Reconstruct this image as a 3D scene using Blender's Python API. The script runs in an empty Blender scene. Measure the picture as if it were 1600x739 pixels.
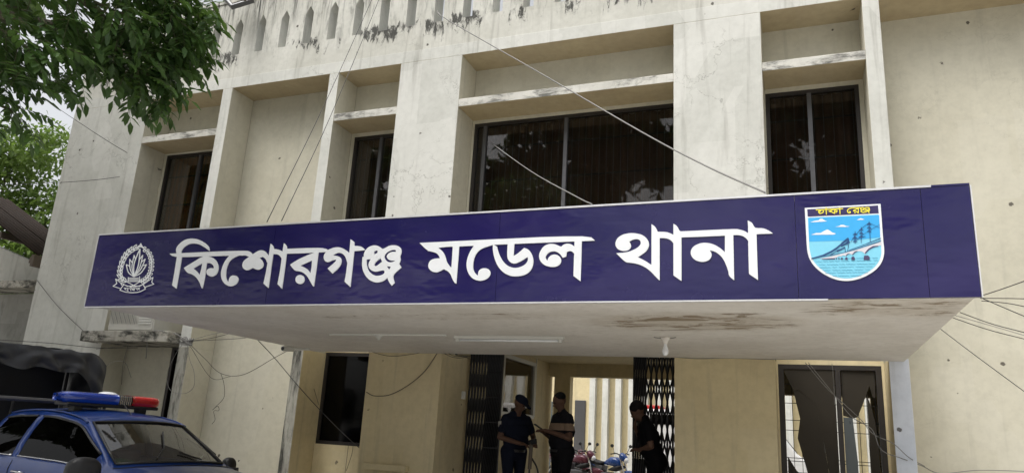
import bpy, bmesh, math, random
from mathutils import Vector, Matrix, noise
R3 = math.radians
SC = bpy.context.scene
COL = SC.collection
# ------------------------------------------------------------------ camera
cam_d = bpy.data.cameras.new('camera'); cam = bpy.data.objects.new('camera', cam_d); COL.objects.link(cam)
cam_d.sensor_fit = 'HORIZONTAL'; cam_d.sensor_width = 36.0; cam_d.lens = 25.875
cam_d.clip_start = 0.05; cam_d.clip_end = 3000
rot = Matrix(((0.93212782, 0.04175808, 0.35971376), (0.35773567, -0.26044892, -0.89676728), (0.05623978, 0.96458417, -0.25771004)))
cam.matrix_world = Matrix.Translation((0, 0, 1.7)) @ rot.to_4x4()
SC.camera = cam
# ------------------------------------------------------------------ sky, sun, exposure (bright overcast)
world = bpy.data.worlds.new('World'); SC.world = world; world.use_nodes = True
wn = world.node_tree.nodes; wl = world.node_tree.links
for n in list(wn): wn.remove(n)
wo = wn.new('ShaderNodeOutputWorld'); wb = wn.new('ShaderNodeBackground'); ws = wn.new('ShaderNodeTexSky')
ws.sky_type = 'NISHITA'; ws.sun_disc = False
SUN_EL, SUN_AZ = 61.0, 214.0          # azimuth: clockwise from +Y
ws.sun_elevation = R3(SUN_EL); ws.sun_rotation = R3(SUN_AZ); ws.air_density = 1.0; ws.dust_density = 6.0; ws.ozone_density = 1.0
whs = wn.new('ShaderNodeHueSaturation'); whs.inputs['Saturation'].default_value = 0.16
wl.new(ws.outputs[0], whs.inputs['Color']); wl.new(whs.outputs[0], wb.inputs['Color'])
wb.inputs['Strength'].default_value = 0.15; wl.new(wb.outputs[0], wo.inputs['Surface'])
sd = bpy.data.lights.new('sun', 'SUN'); sd.energy = 0.95; sd.angle = R3(30); sd.color = (1, 0.96, 0.9)
sun = bpy.data.objects.new('sun', sd); COL.objects.link(sun)
sv = Vector((math.sin(R3(SUN_AZ)) * math.cos(R3(SUN_EL)), math.cos(R3(SUN_AZ)) * math.cos(R3(SUN_EL)), math.sin(R3(SUN_EL))))
sun.rotation_euler = (-sv).to_track_quat('-Z', 'Y').to_euler(); sun.location = sv * 30
SC.view_settings.view_transform = 'Standard'; SC.view_settings.look = 'None'; SC.view_settings.gamma = 1.0
SC.view_settings.use_curve_mapping = False; SC.view_settings.exposure = 0.68
SC.render.engine = 'CYCLES'
SC.cycles.max_bounces = 8; SC.cycles.diffuse_bounces = 5; SC.cycles.transparent_max_bounces = 12

# ------------------------------------------------------------------ helpers
def tag(o, label=None, cat=None, group=None, kind=None):
    if label: o['label'] = label
    if cat: o['category'] = cat
    if group: o['group'] = group
    if kind: o['kind'] = kind
    return o
def empty(name, loc=(0, 0, 0), rz=0.0):
    o = bpy.data.objects.new(name, None); o.location = loc; o.rotation_euler = (0, 0, rz); o.empty_display_size = 0.2
    COL.objects.link(o); return o
class MB:
    """collects shapes, builds one mesh object"""
    def __init__(s): s.v = []; s.f = []; s.mi = []
    def add(s, vs, fs, m=0):
        b = len(s.v); s.v += [tuple(v) for v in vs]; s.f += [tuple(i + b for i in f) for f in fs]; s.mi += [m] * len(fs); return s
    def box(s, x0, x1, y0, y1, z0, z1, m=0):
        return s.add([(x0,y0,z0),(x1,y0,z0),(x1,y1,z0),(x0,y1,z0),(x0,y0,z1),(x1,y0,z1),(x1,y1,z1),(x0,y1,z1)],
                     [(0,3,2,1),(4,5,6,7),(0,1,5,4),(1,2,6,5),(2,3,7,6),(3,0,4,7)], m)
    def obox(s, c, sx, sy, sz, M=None, m=0):
        M = M or Matrix.Identity(3); c = Vector(c)
        P = [c + M @ Vector((a*sx/2, b*sy/2, d*sz/2)) for d in (-1,1) for a,b in ((-1,-1),(1,-1),(1,1),(-1,1))]
        return s.add(P, [(0,3,2,1),(4,5,6,7),(0,1,5,4),(1,2,6,5),(2,3,7,6),(3,0,4,7)], m)
    def prism(s, pts, y0, y1, m=0):
        """polygon in XZ (counter-clockwise seen from -Y) extruded y0..y1"""
        n = len(pts); P = [(x, y0, z) for x, z in pts] + [(x, y1, z) for x, z in pts]
        return s.add(P, [tuple(range(n)), tuple(range(2*n-1, n-1, -1))] + [(i, i+n, (i+1) % n + n, (i+1) % n) for i in range(n)], m)
    def tube(s, pts, r, n=8, m=0, cap=True, r2=None):
        pts = [Vector(p) for p in pts]; k = len(pts); rings = []; up = None
        for i, p in enumerate(pts):
            t = (pts[min(i+1, k-1)] - pts[max(i-1, 0)]).normalized()
            if up is None:
                up = Vector((0,0,1)) if abs(t.z) < 0.9 else Vector((1,0,0))
            a = t.cross(up)
            if a.length < 1e-4: a = t.cross(Vector((0,1,0)))
            a.normalize(); b = a.cross(t); up = b
            rr = r[i] if isinstance(r, (list, tuple)) else (r if r2 is None else r + (r2 - r) * i / (k - 1))
            rings.append([p + (a * math.cos(q * 2 * math.pi / n) + b * math.sin(q * 2 * math.pi / n)) * rr for q in range(n)])
        base = len(s.v)
        for ring in rings: s.v += [tuple(v) for v in ring]
        for i in range(k - 1):
            for q in range(n):
                s.f.append((base+i*n+q, base+i*n+(q+1) % n, base+(i+1)*n+(q+1) % n, base+(i+1)*n+q)); s.mi.append(m)
        if cap:
            s.f.append(tuple(base+q for q in reversed(range(n)))); s.f.append(tuple(base+(k-1)*n+q for q in range(n))); s.mi += [m, m]
        return s
    def ell(s, c, rx, ry, rz, nu=16, nv=10, m=0, M=None):
        M = M or Matrix.Identity(3); c = Vector(c); base = len(s.v)
        s.v.append(tuple(c + M @ Vector((0,0,-rz))))
        for j in range(1, nv):
            a = -math.pi/2 + math.pi*j/nv
            for i in range(nu):
                b = 2*math.pi*i/nu
                s.v.append(tuple(c + M @ Vector((rx*math.cos(a)*math.cos(b), ry*math.cos(a)*math.sin(b), rz*math.sin(a)))))
        s.v.append(tuple(c + M @ Vector((0,0,rz)))); top = len(s.v) - 1
        for i in range(nu):
            s.f.append((base, base+1+(i+1) % nu, base+1+i)); s.mi.append(m)
            for j in range(nv-2):
                o = base+1+j*nu; s.f.append((o+i, o+(i+1) % nu, o+nu+(i+1) % nu, o+nu+i)); s.mi.append(m)
            o = base+1+(nv-2)*nu; s.f.append((o+i, o+(i+1) % nu, top)); s.mi.append(m)
        return s
    def lathe(s, prof, c, axis='z', n=24, m=0):
        """prof: list of (r, h)"""
        c = Vector(c); base = len(s.v); k = len(prof)
        for r, h in prof:
            for i in range(n):
                a = 2*math.pi*i/n; x, y = r*math.cos(a), r*math.sin(a)
                p = {'z': (x, y, h), 'y': (x, h, y), 'x': (h, x, y)}[axis]; s.v.append(tuple(c + Vector(p)))
        for j in range(k-1):
            for i in range(n):
                q = (base+j*n+i, base+j*n+(i+1) % n, base+(j+1)*n+(i+1) % n, base+(j+1)*n+i)
                s.f.append(q if axis != 'y' else q[::-1]); s.mi.append(m)
        return s
    def build(s, name, mats, parent=None, smooth=False, bevel=0, label=None):
        me = bpy.data.meshes.new(name); me.from_pydata(s.v, [], s.f)
        mats = mats if isinstance(mats, (list, tuple)) else [mats]
        for mt in mats: me.materials.append(mt)
        if len(mats) > 1: me.polygons.foreach_set('material_index', s.mi)
        if smooth: me.polygons.foreach_set('use_smooth', [True]*len(me.polygons))
        me.update(); o = bpy.data.objects.new(name, me); COL.objects.link(o)
        if parent: o.parent = parent
        if bevel:
            b = o.modifiers.new('bevel', 'BEVEL'); b.width = bevel; b.segments = 2; b.limit_method = 'ANGLE'; b.angle_limit = R3(40)
        if label: o['label'] = label
        return o
def box(name, mat, parent, *b, bevel=0, label=None): return MB().box(*b).build(name, mat, parent, bevel=bevel, label=label)
def poly2d(name, loops, y, depth, mat, parent):
    """filled outlines in the XZ plane with holes, front face at y, extruded back by depth"""
    cu = bpy.data.curves.new(name, 'CURVE'); cu.dimensions = '2D'; cu.fill_mode = 'BOTH'; cu.extrude = depth/2
    for L in loops:
        sp = cu.splines.new('POLY'); sp.points.add(len(L)-1); sp.use_cyclic_u = True
        for p, (x, z) in zip(sp.points, L): p.co = (x, z, 0, 1)
    tmp = bpy.data.objects.new('tmp', cu); COL.objects.link(tmp)
    dg = bpy.context.evaluated_depsgraph_get(); me = bpy.data.meshes.new_from_object(tmp.evaluated_get(dg))
    bpy.data.objects.remove(tmp); bpy.data.curves.remove(cu)
    me.name = name
    for v in me.vertices: v.co = (v.co.x, y + depth/2 - v.co.z, v.co.y)
    me.materials.clear(); me.materials.append(mat)
    o = bpy.data.objects.new(name, me); COL.objects.link(o); o.parent = parent; return o
def spline(pts, n=8):
    P = [Vector(p) for p in pts]; P = [2*P[0]-P[1]] + P + [2*P[-1]-P[-2]]; r = []
    for i in range(1, len(P)-2):
        for k in range(n):
            t = k/n; r.append(0.5*((2*P[i])+(P[i+1]-P[i-1])*t+(2*P[i-1]-5*P[i]+4*P[i+1]-P[i+2])*t*t+(3*P[i]-P[i-1]-3*P[i+1]+P[i+2])*t**3))
    r.append(P[-2]); return r

# ------------------------------------------------------------------ materials
class NT:
    def __init__(s, name):
        s.m = bpy.data.materials.new(name); s.m.use_nodes = True; s.t = s.m.node_tree; s.N = s.t.nodes; s.L = s.t.links
        s.b = s.N['Principled BSDF']; s.out = s.N['Material Output']
        s.tc = s.N.new('ShaderNodeTexCoord')
    def put(s, sock, v):
        if v is None: return
        if hasattr(v, 'is_linked') or isinstance(v, bpy.types.NodeSocket): s.L.new(v, sock)
        else: sock.default_value = v
    def map(s, scale=(1,1,1), loc=(0,0,0), rot=(0,0,0), src='Object'):
        n = s.N.new('ShaderNodeMapping'); n.inputs['Scale'].default_value = scale; n.inputs['Location'].default_value = loc; n.inputs['Rotation'].default_value = rot
        s.L.new(s.tc.outputs[src], n.inputs[0]); return n.outputs[0]
    def noise(s, vec, scale=5, detail=4, rough=0.55, dist=0.0):
        n = s.N.new('ShaderNodeTexNoise'); s.L.new(vec, n.inputs['Vector']); n.inputs['Scale'].default_value = scale; n.inputs['Detail'].default_value = detail
        n.inputs['Roughness'].default_value = rough; n.inputs['Distortion'].default_value = dist; return n.outputs['Fac']
    def vor(s, vec, scale=5, feature='F1', out='Distance', rnd=1.0):
        n = s.N.new('ShaderNodeTexVoronoi'); n.feature = feature; s.L.new(vec, n.inputs['Vector']); n.inputs['Scale'].default_value = scale
        n.inputs['Randomness'].default_value = rnd; return n.outputs[out]
    def ramp(s, f, a, b, lo=0.0, hi=1.0):
        n = s.N.new('ShaderNodeMapRange'); n.interpolation_type = 'SMOOTHSTEP'; s.L.new(f, n.inputs[0])
        n.inputs[1].default_value = a; n.inputs[2].default_value = b; n.inputs[3].default_value = lo; n.inputs[4].default_value = hi; return n.outputs[0]
    def math(s, op, a, b=None, c=None):
        n = s.N.new('ShaderNodeMath'); n.operation = op; s.put(n.inputs[0], a)
        if b is not None: s.put(n.inputs[1], b)
        if c is not None: s.put(n.inputs[2], c)
        return n.outputs[0]
    def mix(s, f, a, b, mode='MIX'):
        n = s.N.new('ShaderNodeMix'); n.data_type = 'RGBA'; n.blend_type = mode; s.put(n.inputs[0], f)
        s.put(n.inputs[6], a if not isinstance(a, tuple) else (*a[:3], 1)); s.put(n.inputs[7], b if not isinstance(b, tuple) else (*b[:3], 1)); return n.outputs[2]
    def sep(s, vec):
        n = s.N.new('ShaderNodeSeparateXYZ'); s.L.new(vec, n.inputs[0]); return n.outputs
    def bump(s, h, strength=0.3, dist=0.01):
        n = s.N.new('ShaderNodeBump'); n.inputs['Strength'].default_value = strength; n.inputs['Distance'].default_value = dist; s.L.new(h, n.inputs['Height'])
        s.L.new(n.outputs[0], s.b.inputs['Normal'])
    def base(s, c, rough=0.6, metal=0.0, spec=0.5):
        s.put(s.b.inputs['Base Color'], c if not isinstance(c, tuple) else (*c[:3], 1)); s.put(s.b.inputs['Roughness'], rough); s.b.inputs['Metallic'].default_value = metal
        s.b.inputs['Specular IOR Level'].default_value = spec; return s.m
def simple(name, c, rough=0.6, metal=0.0, var=0.12, scale=14, bump=0.0, spec=0.5, coat=0.0):
    t = NT(name); f = t.noise(t.map(), scale, 5, 0.6)
    d = tuple(x*(1-var) for x in c); l = tuple(min(1, x*(1+var)) for x in c)
    t.base(t.mix(f, d, l), t.ramp(f, 0.3, 0.7, max(0.02, rough-0.08), min(1, rough+0.08)), metal, spec)
    if bump: t.bump(f, bump)
    if coat: t.b.inputs['Coat Weight'].default_value = coat; t.b.inputs['Coat Roughness'].default_value = 0.04
    return t.m
def plaster(name, c, c2, streak=0.0, mould=0.0, crack=0.25, chips=0.85, zline=None, patch=0.5, ms=(4.5, 4.5, 0.9), sills=False):
    """old painted plaster: blotches, rain streaks, mould, hairline cracks, knocked-out chips"""
    t = NT(name); v = t.map()
    blot = t.noise(v, 0.9, 6, 0.6, 0.6); fine = t.noise(v, 9, 6, 0.65)
    col = t.mix(t.ramp(blot, 0.35, 0.7), c, c2)
    col = t.mix(t.ramp(fine, 0.35, 0.75, 0, 0.30), col, tuple(x*0.70 for x in c2))
    grit = t.noise(v, 46, 4, 0.7); col = t.mix(t.ramp(grit, 0.62, 0.80, 0, 0.35), col, tuple(x*0.45 for x in c2))
    sv = t.map((5.5, 5.5, 0.35)); st = t.noise(sv, 1.2, 6, 0.6, 0.3)
    col = t.mix(t.math('MULTIPLY', t.ramp(st, 0.52, 0.78), 0.25+streak), col, (0.20, 0.19, 0.16))
    # repainted pale rectangles
    if patch:
        pv = t.vor(t.map((1.5, 0.0, 0.8)), 1.0, 'F1', 'Color', 0.8); pv.node.distance = 'CHEBYCHEV'; pv.node.voronoi_dimensions = '3D'; ps = t.sep(pv)[0]
        col = t.mix(t.math('MULTIPLY', t.ramp(ps, 0.55, 0.6), 0.16*patch), col, (0.8, 0.79, 0.75))
    # cracks
    nz = t.noise(v, 2.4, 6, 0.62).node; wv = t.N.new('ShaderNodeVectorMath'); wv.operation = 'MULTIPLY_ADD'
    t.L.new(nz.outputs['Color'], wv.inputs[0]); wv.inputs[1].default_value = (1.1, 1.1, 1.1); t.L.new(v, wv.inputs[2])
    ce = t.vor(wv.outputs[0], 1.15, 'DISTANCE_TO_EDGE'); cm = t.ramp(ce, 0.0, 0.012, 1, 0)
    cmask = t.math('MULTIPLY', cm, t.ramp(t.noise(v, 0.8, 3), 0.48, 0.62))
    col = t.mix(t.math('MULTIPLY', cmask, crack), col, (0.12, 0.115, 0.10))
    # chips
    q = t.sep(v); cq = t.N.new('ShaderNodeCombineXYZ'); t.L.new(t.math('ADD', q[0], t.math('MULTIPLY', q[1], 0.83)), cq.inputs[0]); t.L.new(t.math('ADD', q[2], t.math('MULTIPLY', q[1], 0.31)), cq.inputs[1]); v2 = cq.outputs[0]
    hd = t.vor(v2, 2.9, 'F1'); hn = t.math('ADD', hd, t.math('MULTIPLY', t.noise(v, 17, 5, 0.7), 0.26)); rc = t.sep(t.vor(v2, 2.9, 'F1', 'Color'))
    hn = t.math('ADD', hn, t.math('MULTIPLY', rc[0], 0.10)); chip = t.ramp(hn, 0.205, 0.225, 1, 0)
    chip = t.math('MULTIPLY', chip, t.ramp(rc[1], 0.25, 0.27))
    col = t.mix(t.math('MULTIPLY', chip, chips), col, (0.06, 0.05, 0.042))
    if mould:
        z = t.sep(v)[2]
        mv = t.noise(t.map(ms), 1.6, 8, 0.72, 0.4); mm = t.ramp(mv, 0.56-0.14*mould, 0.72-0.10*mould)
        if zline: mm = t.math('MULTIPLY', mm, t.ramp(z, zline[0], zline[1]))
        col = t.mix(t.math('MULTIPLY', mm, mould), col, (0.035, 0.035, 0.03))
        if sills:      # black growth running down from the slot sills and from the coping
            n2 = t.noise(t.map((6.0, 6.0, 2.2)), 1.7, 9, 0.75, 0.6); bnd = t.math('MULTIPLY', t.math('MULTIPLY', t.ramp(z, 8.0, 8.47), t.ramp(z, 8.50, 8.72, 1, 0)), t.ramp(t.noise(t.map((1, 1, 0.4)), 1.6, 3), 0.40, 0.62)); k2 = t.ramp(t.math('ADD', n2, t.math('MULTIPLY', bnd, 0.27)), 0.63, 0.76)
            n3 = t.noise(t.map((7.0, 7.0, 0.45), (3, 0, 0)), 1.5, 8, 0.7, 0.4); k3 = t.math('MULTIPLY', t.ramp(n3, 0.46, 0.66), t.ramp(z, 8.7, 9.55)); lx = t.ramp(q[0], -3.0, -9.0, 0.35, 1.0)
            col = t.mix(t.math('MULTIPLY', k2, 0.9), col, (0.022, 0.022, 0.02)); col = t.mix(t.math('MULTIPLY', t.math('MULTIPLY', k3, lx), 1.0), col, (0.045, 0.045, 0.04))
    t.base(col, 0.85, 0, 0.25)
    hgt = t.math('SUBTRACT', t.math('SUBTRACT', t.math('ADD', t.math('MULTIPLY', fine, 0.35), t.math('MULTIPLY', blot, 0.5)), t.math('MULTIPLY', cmask, 0.5)), chip)
    t.bump(hgt, 0.35, 0.012); return t.m
M = {}
M['wall'] = plaster('painted_front_plaster', (0.60, 0.602, 0.56), (0.52, 0.522, 0.48), streak=0.30, crack=0.5, patch=1.1)
M['wall_l'] = M['wall']
M['cream'] = plaster('cream_recess_plaster', (0.555, 0.53, 0.43), (0.505, 0.48, 0.385), streak=0.0, crack=0.12, patch=0.3)
M['cream2'] = plaster('yellow_cream_plaster', (0.63, 0.54, 0.335), (0.56, 0.475, 0.29), streak=0.12, crack=0.1, chips=0.7, patch=0.2)
M['tan'] = plaster('shaded_tan_soffit', (0.46, 0.385, 0.25), (0.41, 0.335, 0.215), streak=-0.1, crack=0.1, patch=0.1)  # yellower recess paint, darkened so underside shade is put into the colour
M['parapet'] = plaster('weathered_parapet_plaster', (0.60, 0.595, 0.54), (0.50, 0.495, 0.44), streak=0.42, mould=0.55, zline=(8.05, 8.9), crack=0.3, sills=True)
M['ledge'] = plaster('weathered_ledge_plaster', (0.62, 0.61, 0.56), (0.52, 0.51, 0.46), streak=0.2, mould=0.8, ms=(1.3, 1.3, 4.0))
M['slab_mould'] = plaster('mouldy_slab_plaster', (0.46, 0.44, 0.38), (0.36, 0.34, 0.29), streak=0.4, mould=1.0, ms=(1.6, 1.6, 3.2))
M['fin_mould'] = plaster('mouldy_fin_plaster', (0.42, 0.41, 0.35), (0.34, 0.33, 0.28), streak=0.5, mould=0.75)
M['fin_black'] = plaster('blackened_fin_plaster', (0.42, 0.41, 0.35), (0.30, 0.29, 0.25), streak=0.5, mould=1.0, ms=(3.5, 3.5, 0.5))
M['bluewhite'] = plaster('pale_blue_white_paint', (0.64, 0.67, 0.72), (0.58, 0.62, 0.68), streak=0.05, crack=0.1, patch=0)
M['grey_wall'] = plaster('grey_cement_wall', (0.30, 0.30, 0.28), (0.24, 0.24, 0.22), streak=0.4, mould=0.3)
def soffit():
    t = NT('stained_canopy_soffit'); v = t.map()
    b = t.noise(v, 1.1, 6, 0.6, 0.5); f = t.noise(v, 12, 5, 0.6)
    col = t.mix(t.ramp(b, 0.3, 0.7), (0.78, 0.75, 0.70), (0.68, 0.645, 0.59)); col = t.mix(t.ramp(f, 0.4, 0.8, 0, 0.25), col, (0.36, 0.33, 0.28))
    xyz = t.sep(v); x, y = xyz[0], xyz[1]
    sn = t.noise(t.map((1.6, 5.0, 1)), 1.3, 8, 0.72, 0.8)
    def blob(cx, cy, rx, ry):
        a = t.math('POWER', t.math('DIVIDE', t.math('SUBTRACT', x, cx), rx), 2.0); c = t.math('POWER', t.math('DIVIDE', t.math('SUBTRACT', y, cy), ry), 2.0)
        return t.ramp(t.math('ADD', a, c), 0.1, 1.0, 1, 0)
    m = t.math('MAXIMUM', blob(-0.95, 7.0, 1.35, 0.75), t.math('MULTIPLY', blob(-3.2, 6.6, 2.4, 0.3), 0.55)); m = t.math('MAXIMUM', m, t.math('MULTIPLY', blob(0.7, 6.3, 0.9, 0.6), 0.8))
    peel = t.ramp(t.math('ADD', sn, t.math('MULTIPLY', m, 0.22)), 0.68, 0.745)
    peel = t.math('MULTIPLY', peel, t.ramp(m, 0.05, 0.4))
    col = t.mix(t.math('MULTIPLY', peel, 0.8), col, (0.17, 0.115, 0.06))
    br = t.ramp(t.math('MULTIPLY', m, t.noise(v, 3, 4)), 0.1, 0.5, 0, 0.3); col = t.mix(br, col, (0.36, 0.28, 0.17))
    t.base(col, 0.85, 0, 0.25); t.bump(t.math('SUBTRACT', t.math('ADD', f, b), peel), 0.4, 0.01); return t.m
M['soffit'] = soffit()
def vinyl():
    t = NT('violet_sign_vinyl'); v = t.map(); f = t.noise(t.map((0.6, 1, 1.2)), 1.5, 3, 0.5)
    t.base(t.mix(t.ramp(f, 0.3, 0.7), (0.013, 0.011, 0.075), (0.019, 0.014, 0.088)), t.ramp(t.noise(v, 3, 4), 0.3, 0.7, 0.14, 0.28), 0, 0.42)
    t.bump(t.noise(t.map((0.7, 1, 1.6)), 2.2, 3, 0.5), 0.55, 0.03); return t.m
M['vinyl'] = vinyl()
M['letter'] = simple('white_letter_vinyl', (0.80, 0.82, 0.84), 0.35, var=0.03)
M['trim'] = simple('pale_aluminium_trim', (0.68, 0.68, 0.70), 0.4, 0.3, 0.08)
for n, c in dict(s_pic=(0.22, 0.62, 0.80), s_sky=(0.045, 0.40, 0.80), s_head=(0.028, 0.02, 0.10), s_cloud=(0.82, 0.82, 0.85), s_bridge=(0.66, 0.64, 0.68), s_pier=(0.06, 0.05, 0.13), s_truss=(0.015, 0.07, 0.20), s_wave=(0.06, 0.33, 0.50), s_text=(0.80, 0.70, 0.06)).items():
    M[n] = simple('print_' + n[2:], c, 0.4, var=0.06, scale=30)
M['frame'] = simple('dark_brown_window_frame', (0.028, 0.024, 0.022), 0.45, 0.2)
M['mull'] = simple('grey_aluminium_mullion', (0.10, 0.10, 0.105), 0.4, 0.5)
M['iron'] = simple('black_iron', (0.012, 0.012, 0.013), 0.5, 0.4)
M['dark'] = simple('unlit_room_dark', (0.05, 0.045, 0.04), 0.8)  # near-black colour stands in for the darkness of unlit rooms
M['black'] = simple('black_rubber', (0.008, 0.008, 0.009), 0.6)
M['wire_dark'] = simple('black_cable_sheath', (0.03, 0.03, 0.03), 0.6)
M['wire_pale'] = simple('grey_cable_sheath', (0.20, 0.195, 0.185), 0.6)
M['white_pl'] = simple('white_plastic', (0.62, 0.62, 0.58), 0.4, var=0.06)
M['ac'] = simple('aged_beige_ac_casing', (0.50, 0.49, 0.44), 0.55, var=0.15, scale=6)
def glass(name, tint, refl=0.10, rough=0.03, dust=1.0, fk=1.0):
    """window glass: part mirror (by angle), part tinted see-through"""
    t = NT(name); N = t.N; t.N.remove(t.b)
    g = N.new('ShaderNodeBsdfGlossy'); g.inputs['Roughness'].default_value = rough; g.inputs['Color'].default_value = (0.9, 0.9, 0.9, 1)
    tr = N.new('ShaderNodeBsdfTransparent'); tr.inputs['Color'].default_value = (*tint, 1)
    fr = N.new('ShaderNodeFresnel'); fr.inputs['IOR'].default_value = 1.52
    bm = N.new('ShaderNodeBump'); bm.inputs['Strength'].default_value = 0.06; bm.inputs['Distance'].default_value = 0.02
    t.L.new(t.noise(t.map(), 1.6, 2), bm.inputs['Height']); t.L.new(bm.outputs[0], g.inputs['Normal'])
    fac = t.math('MINIMUM', t.math('ADD', t.math('MULTIPLY', fr.outputs[0], fk), refl), 1.0)
    mx = N.new('ShaderNodeMixShader'); t.L.new(fac, mx.inputs[0]); t.L.new(tr.outputs[0], mx.inputs[1]); t.L.new(g.outputs[0], mx.inputs[2])
    # dust film
    df = N.new('ShaderNodeBsdfDiffuse'); df.inputs['Color'].default_value = (0.16, 0.15, 0.13, 1)
    m2 = N.new('ShaderNodeMixShader'); t.L.new(t.ramp(t.noise(t.map((1, 1, 1)), 2.5, 5), 0.35, 0.8, 0.03*dust, 0.12*dust), m2.inputs[0]); t.L.new(mx.outputs[0], m2.inputs[1]); t.L.new(df.outputs[0], m2.inputs[2])
    t.L.new(m2.outputs[0], t.out.inputs['Surface']); return t.m
M['glass'] = glass('window_glass', (0.72, 0.70, 0.68), 0.0, 0.02, 0.25, 0.75)
M['glass_dk'] = glass('dark_tinted_glass', (0.08, 0.08, 0.08), 0.0, 0.08, 0.15, 0.35)
M['carglass'] = glass('car_glass', (0.50, 0.56, 0.52), 0.06, 0.01)
M['carglass_dk'] = glass('dark_car_glass', (0.03, 0.03, 0.035), 0.0, 0.02, 0.1, 0.22)
M['frost'] = simple('dusty_frosted_glass', (0.035, 0.030, 0.023), 0.7, var=0.3, scale=4, spec=0.15)
M['frost_b'] = simple('dusty_bluish_glass', (0.08, 0.095, 0.10), 0.35, var=0.15, scale=4)
def curtain(name, c):
    t = NT(name); w = t.N.new('ShaderNodeTexWave'); w.wave_type = 'BANDS'; w.bands_direction = 'X'; w.inputs['Scale'].default_value = 2.2; w.inputs['Distortion'].default_value = 1.2
    t.L.new(t.map(), w.inputs[0]); t.base(t.mix(w.outputs['Fac'], tuple(x*0.75 for x in c), c), 0.9, 0, 0.1); return t.m
M['curtain'] = curtain('brown_curtain', (0.10, 0.062, 0.042)); M['curtain_o'] = curtain('orange_curtain', (0.50, 0.20, 0.05)); M['pale_sheet'] = curtain('pale_sheet_mat', (0.42, 0.40, 0.36))
def ground():
    t = NT('dusty_concrete_ground'); v = t.map(); a = t.noise(v, 0.5, 8, 0.65); b = t.noise(v, 12, 5)
    c = t.mix(a, (0.40, 0.385, 0.355), (0.50, 0.48, 0.445)); c = t.mix(t.ramp(b, 0.4, 0.8, 0, 0.35), c, (0.12, 0.11, 0.095)); t.base(c, 0.9, 0, 0.2); t.bump(b, 0.4, 0.02); return t.m
M['ground'] = ground()
def leafmat(name, c1, c2, tr=0.25, rough=0.42):
    t = NT(name); info = t.N.new('ShaderNodeNewGeometry'); col = t.mix(info.outputs['Random Per Island'], c1, c2); t.base(col, rough, 0, 0.45)
    tl = t.N.new('ShaderNodeBsdfTranslucent'); t.L.new(t.mix(0.5, col, (0.16, 0.26, 0.03)), tl.inputs['Color']); mx = t.N.new('ShaderNodeMixShader'); mx.inputs[0].default_value = tr
    t.L.new(t.b.outputs[0], mx.inputs[1]); t.L.new(tl.outputs[0], mx.inputs[2]); t.L.new(mx.outputs[0], t.out.inputs['Surface']); return t.m
M['leaf_near'] = leafmat('near_dark_leaf', (0.035, 0.075, 0.025), (0.085, 0.17, 0.045), 0.38)
M['leaf_far'] = leafmat('far_bright_leaf', (0.085, 0.15, 0.03), (0.17, 0.25, 0.06), 0.4)
M['leaf_far2'] = leafmat('far_mid_leaf', (0.06, 0.12, 0.025), (0.13, 0.20, 0.05), 0.4)
M['leaf_dark'] = leafmat('dark_leaf', (0.025, 0.05, 0.02), (0.055, 0.10, 0.03), 0.25)
M['palm'] = leafmat('palm_leaf', (0.09, 0.12, 0.05), (0.17, 0.20, 0.09), 0.3)
M['bark'] = simple('tree_bark', (0.10, 0.08, 0.06), 0.9, var=0.35, bump=0.6)
M['twig'] = simple('green_twig', (0.07, 0.075, 0.035), 0.8)
# ================================================================== SETTING
GZ = -0.1
gm = MB(); gm.add([(-900, -900, GZ), (900, -900, GZ), (900, 900, GZ), (-900, 900, GZ)], [(0, 1, 2, 3)])
tag(gm.build('ground', M['ground']), kind='structure')
tag(box('courtyard_ground', M['ground'], None, -14, 6, 15.45, 26, GZ+0.004, 0.33), kind='structure')

# ================================================================== POLICE STATION BUILDING
F, B = 10.0, 10.6            # front of piers, back of recesses
TOP, CAN = 7.78, 2.83        # top of openings, level of the canopy slab
bld = tag(empty('police_station', (-5, 10, GZ)), 'two-storey cream police station with deep window recesses and slotted parapet', 'building')
bld.location = (0, 0, 0)
def pier(x0, x1, z0, z1, front, side, y0=F, y1=B, name='pier', notch=None):
    m = MB(); m.box(x0, x1, y0, y1, z0, z1); m.mi = [1, 1, 0, 1, 1, 1]
    return m.build(name, [front, side], bld, bevel=0.006)
UP = [(-14.15, -12.05, 'pier'), (-10.18, -9.95, 'fin'), (-7.74, -7.54, 'fin'), (-6.27, -5.1, 'pier'), (-1.59, -0.35, 'pier'), (0.98, 1.19, 'fin'), (4.6, 5.0, 'fin')]
for x0, x1, nm in UP: pier(x0, x1, CAN, TOP, M['wall'], M['cream'], name=nm)
# ground-floor piers
pier(-14.15, -12.05, GZ, CAN, M['wall'], M['cream'])
pier(-10.18, -9.95, GZ, CAN, M['fin_mould'], M['cream'], name='fin')
pier(-7.74, -7.54, GZ, CAN, M['fin_black'], M['cream2'], name='fin')
pier(-6.3, -5.03, GZ, CAN, M['cream2'], M['cream2'], y1=11.0)
pier(-1.58, -0.32, GZ, CAN, M['cream2'], M['cream2'])
pier(0.98, 1.2, GZ, CAN, M['bluewhite'], M['cream2'], name='fin')
pier(4.6, 5.0, GZ, CAN, M['wall'], M['cream'], name='fin')
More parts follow.
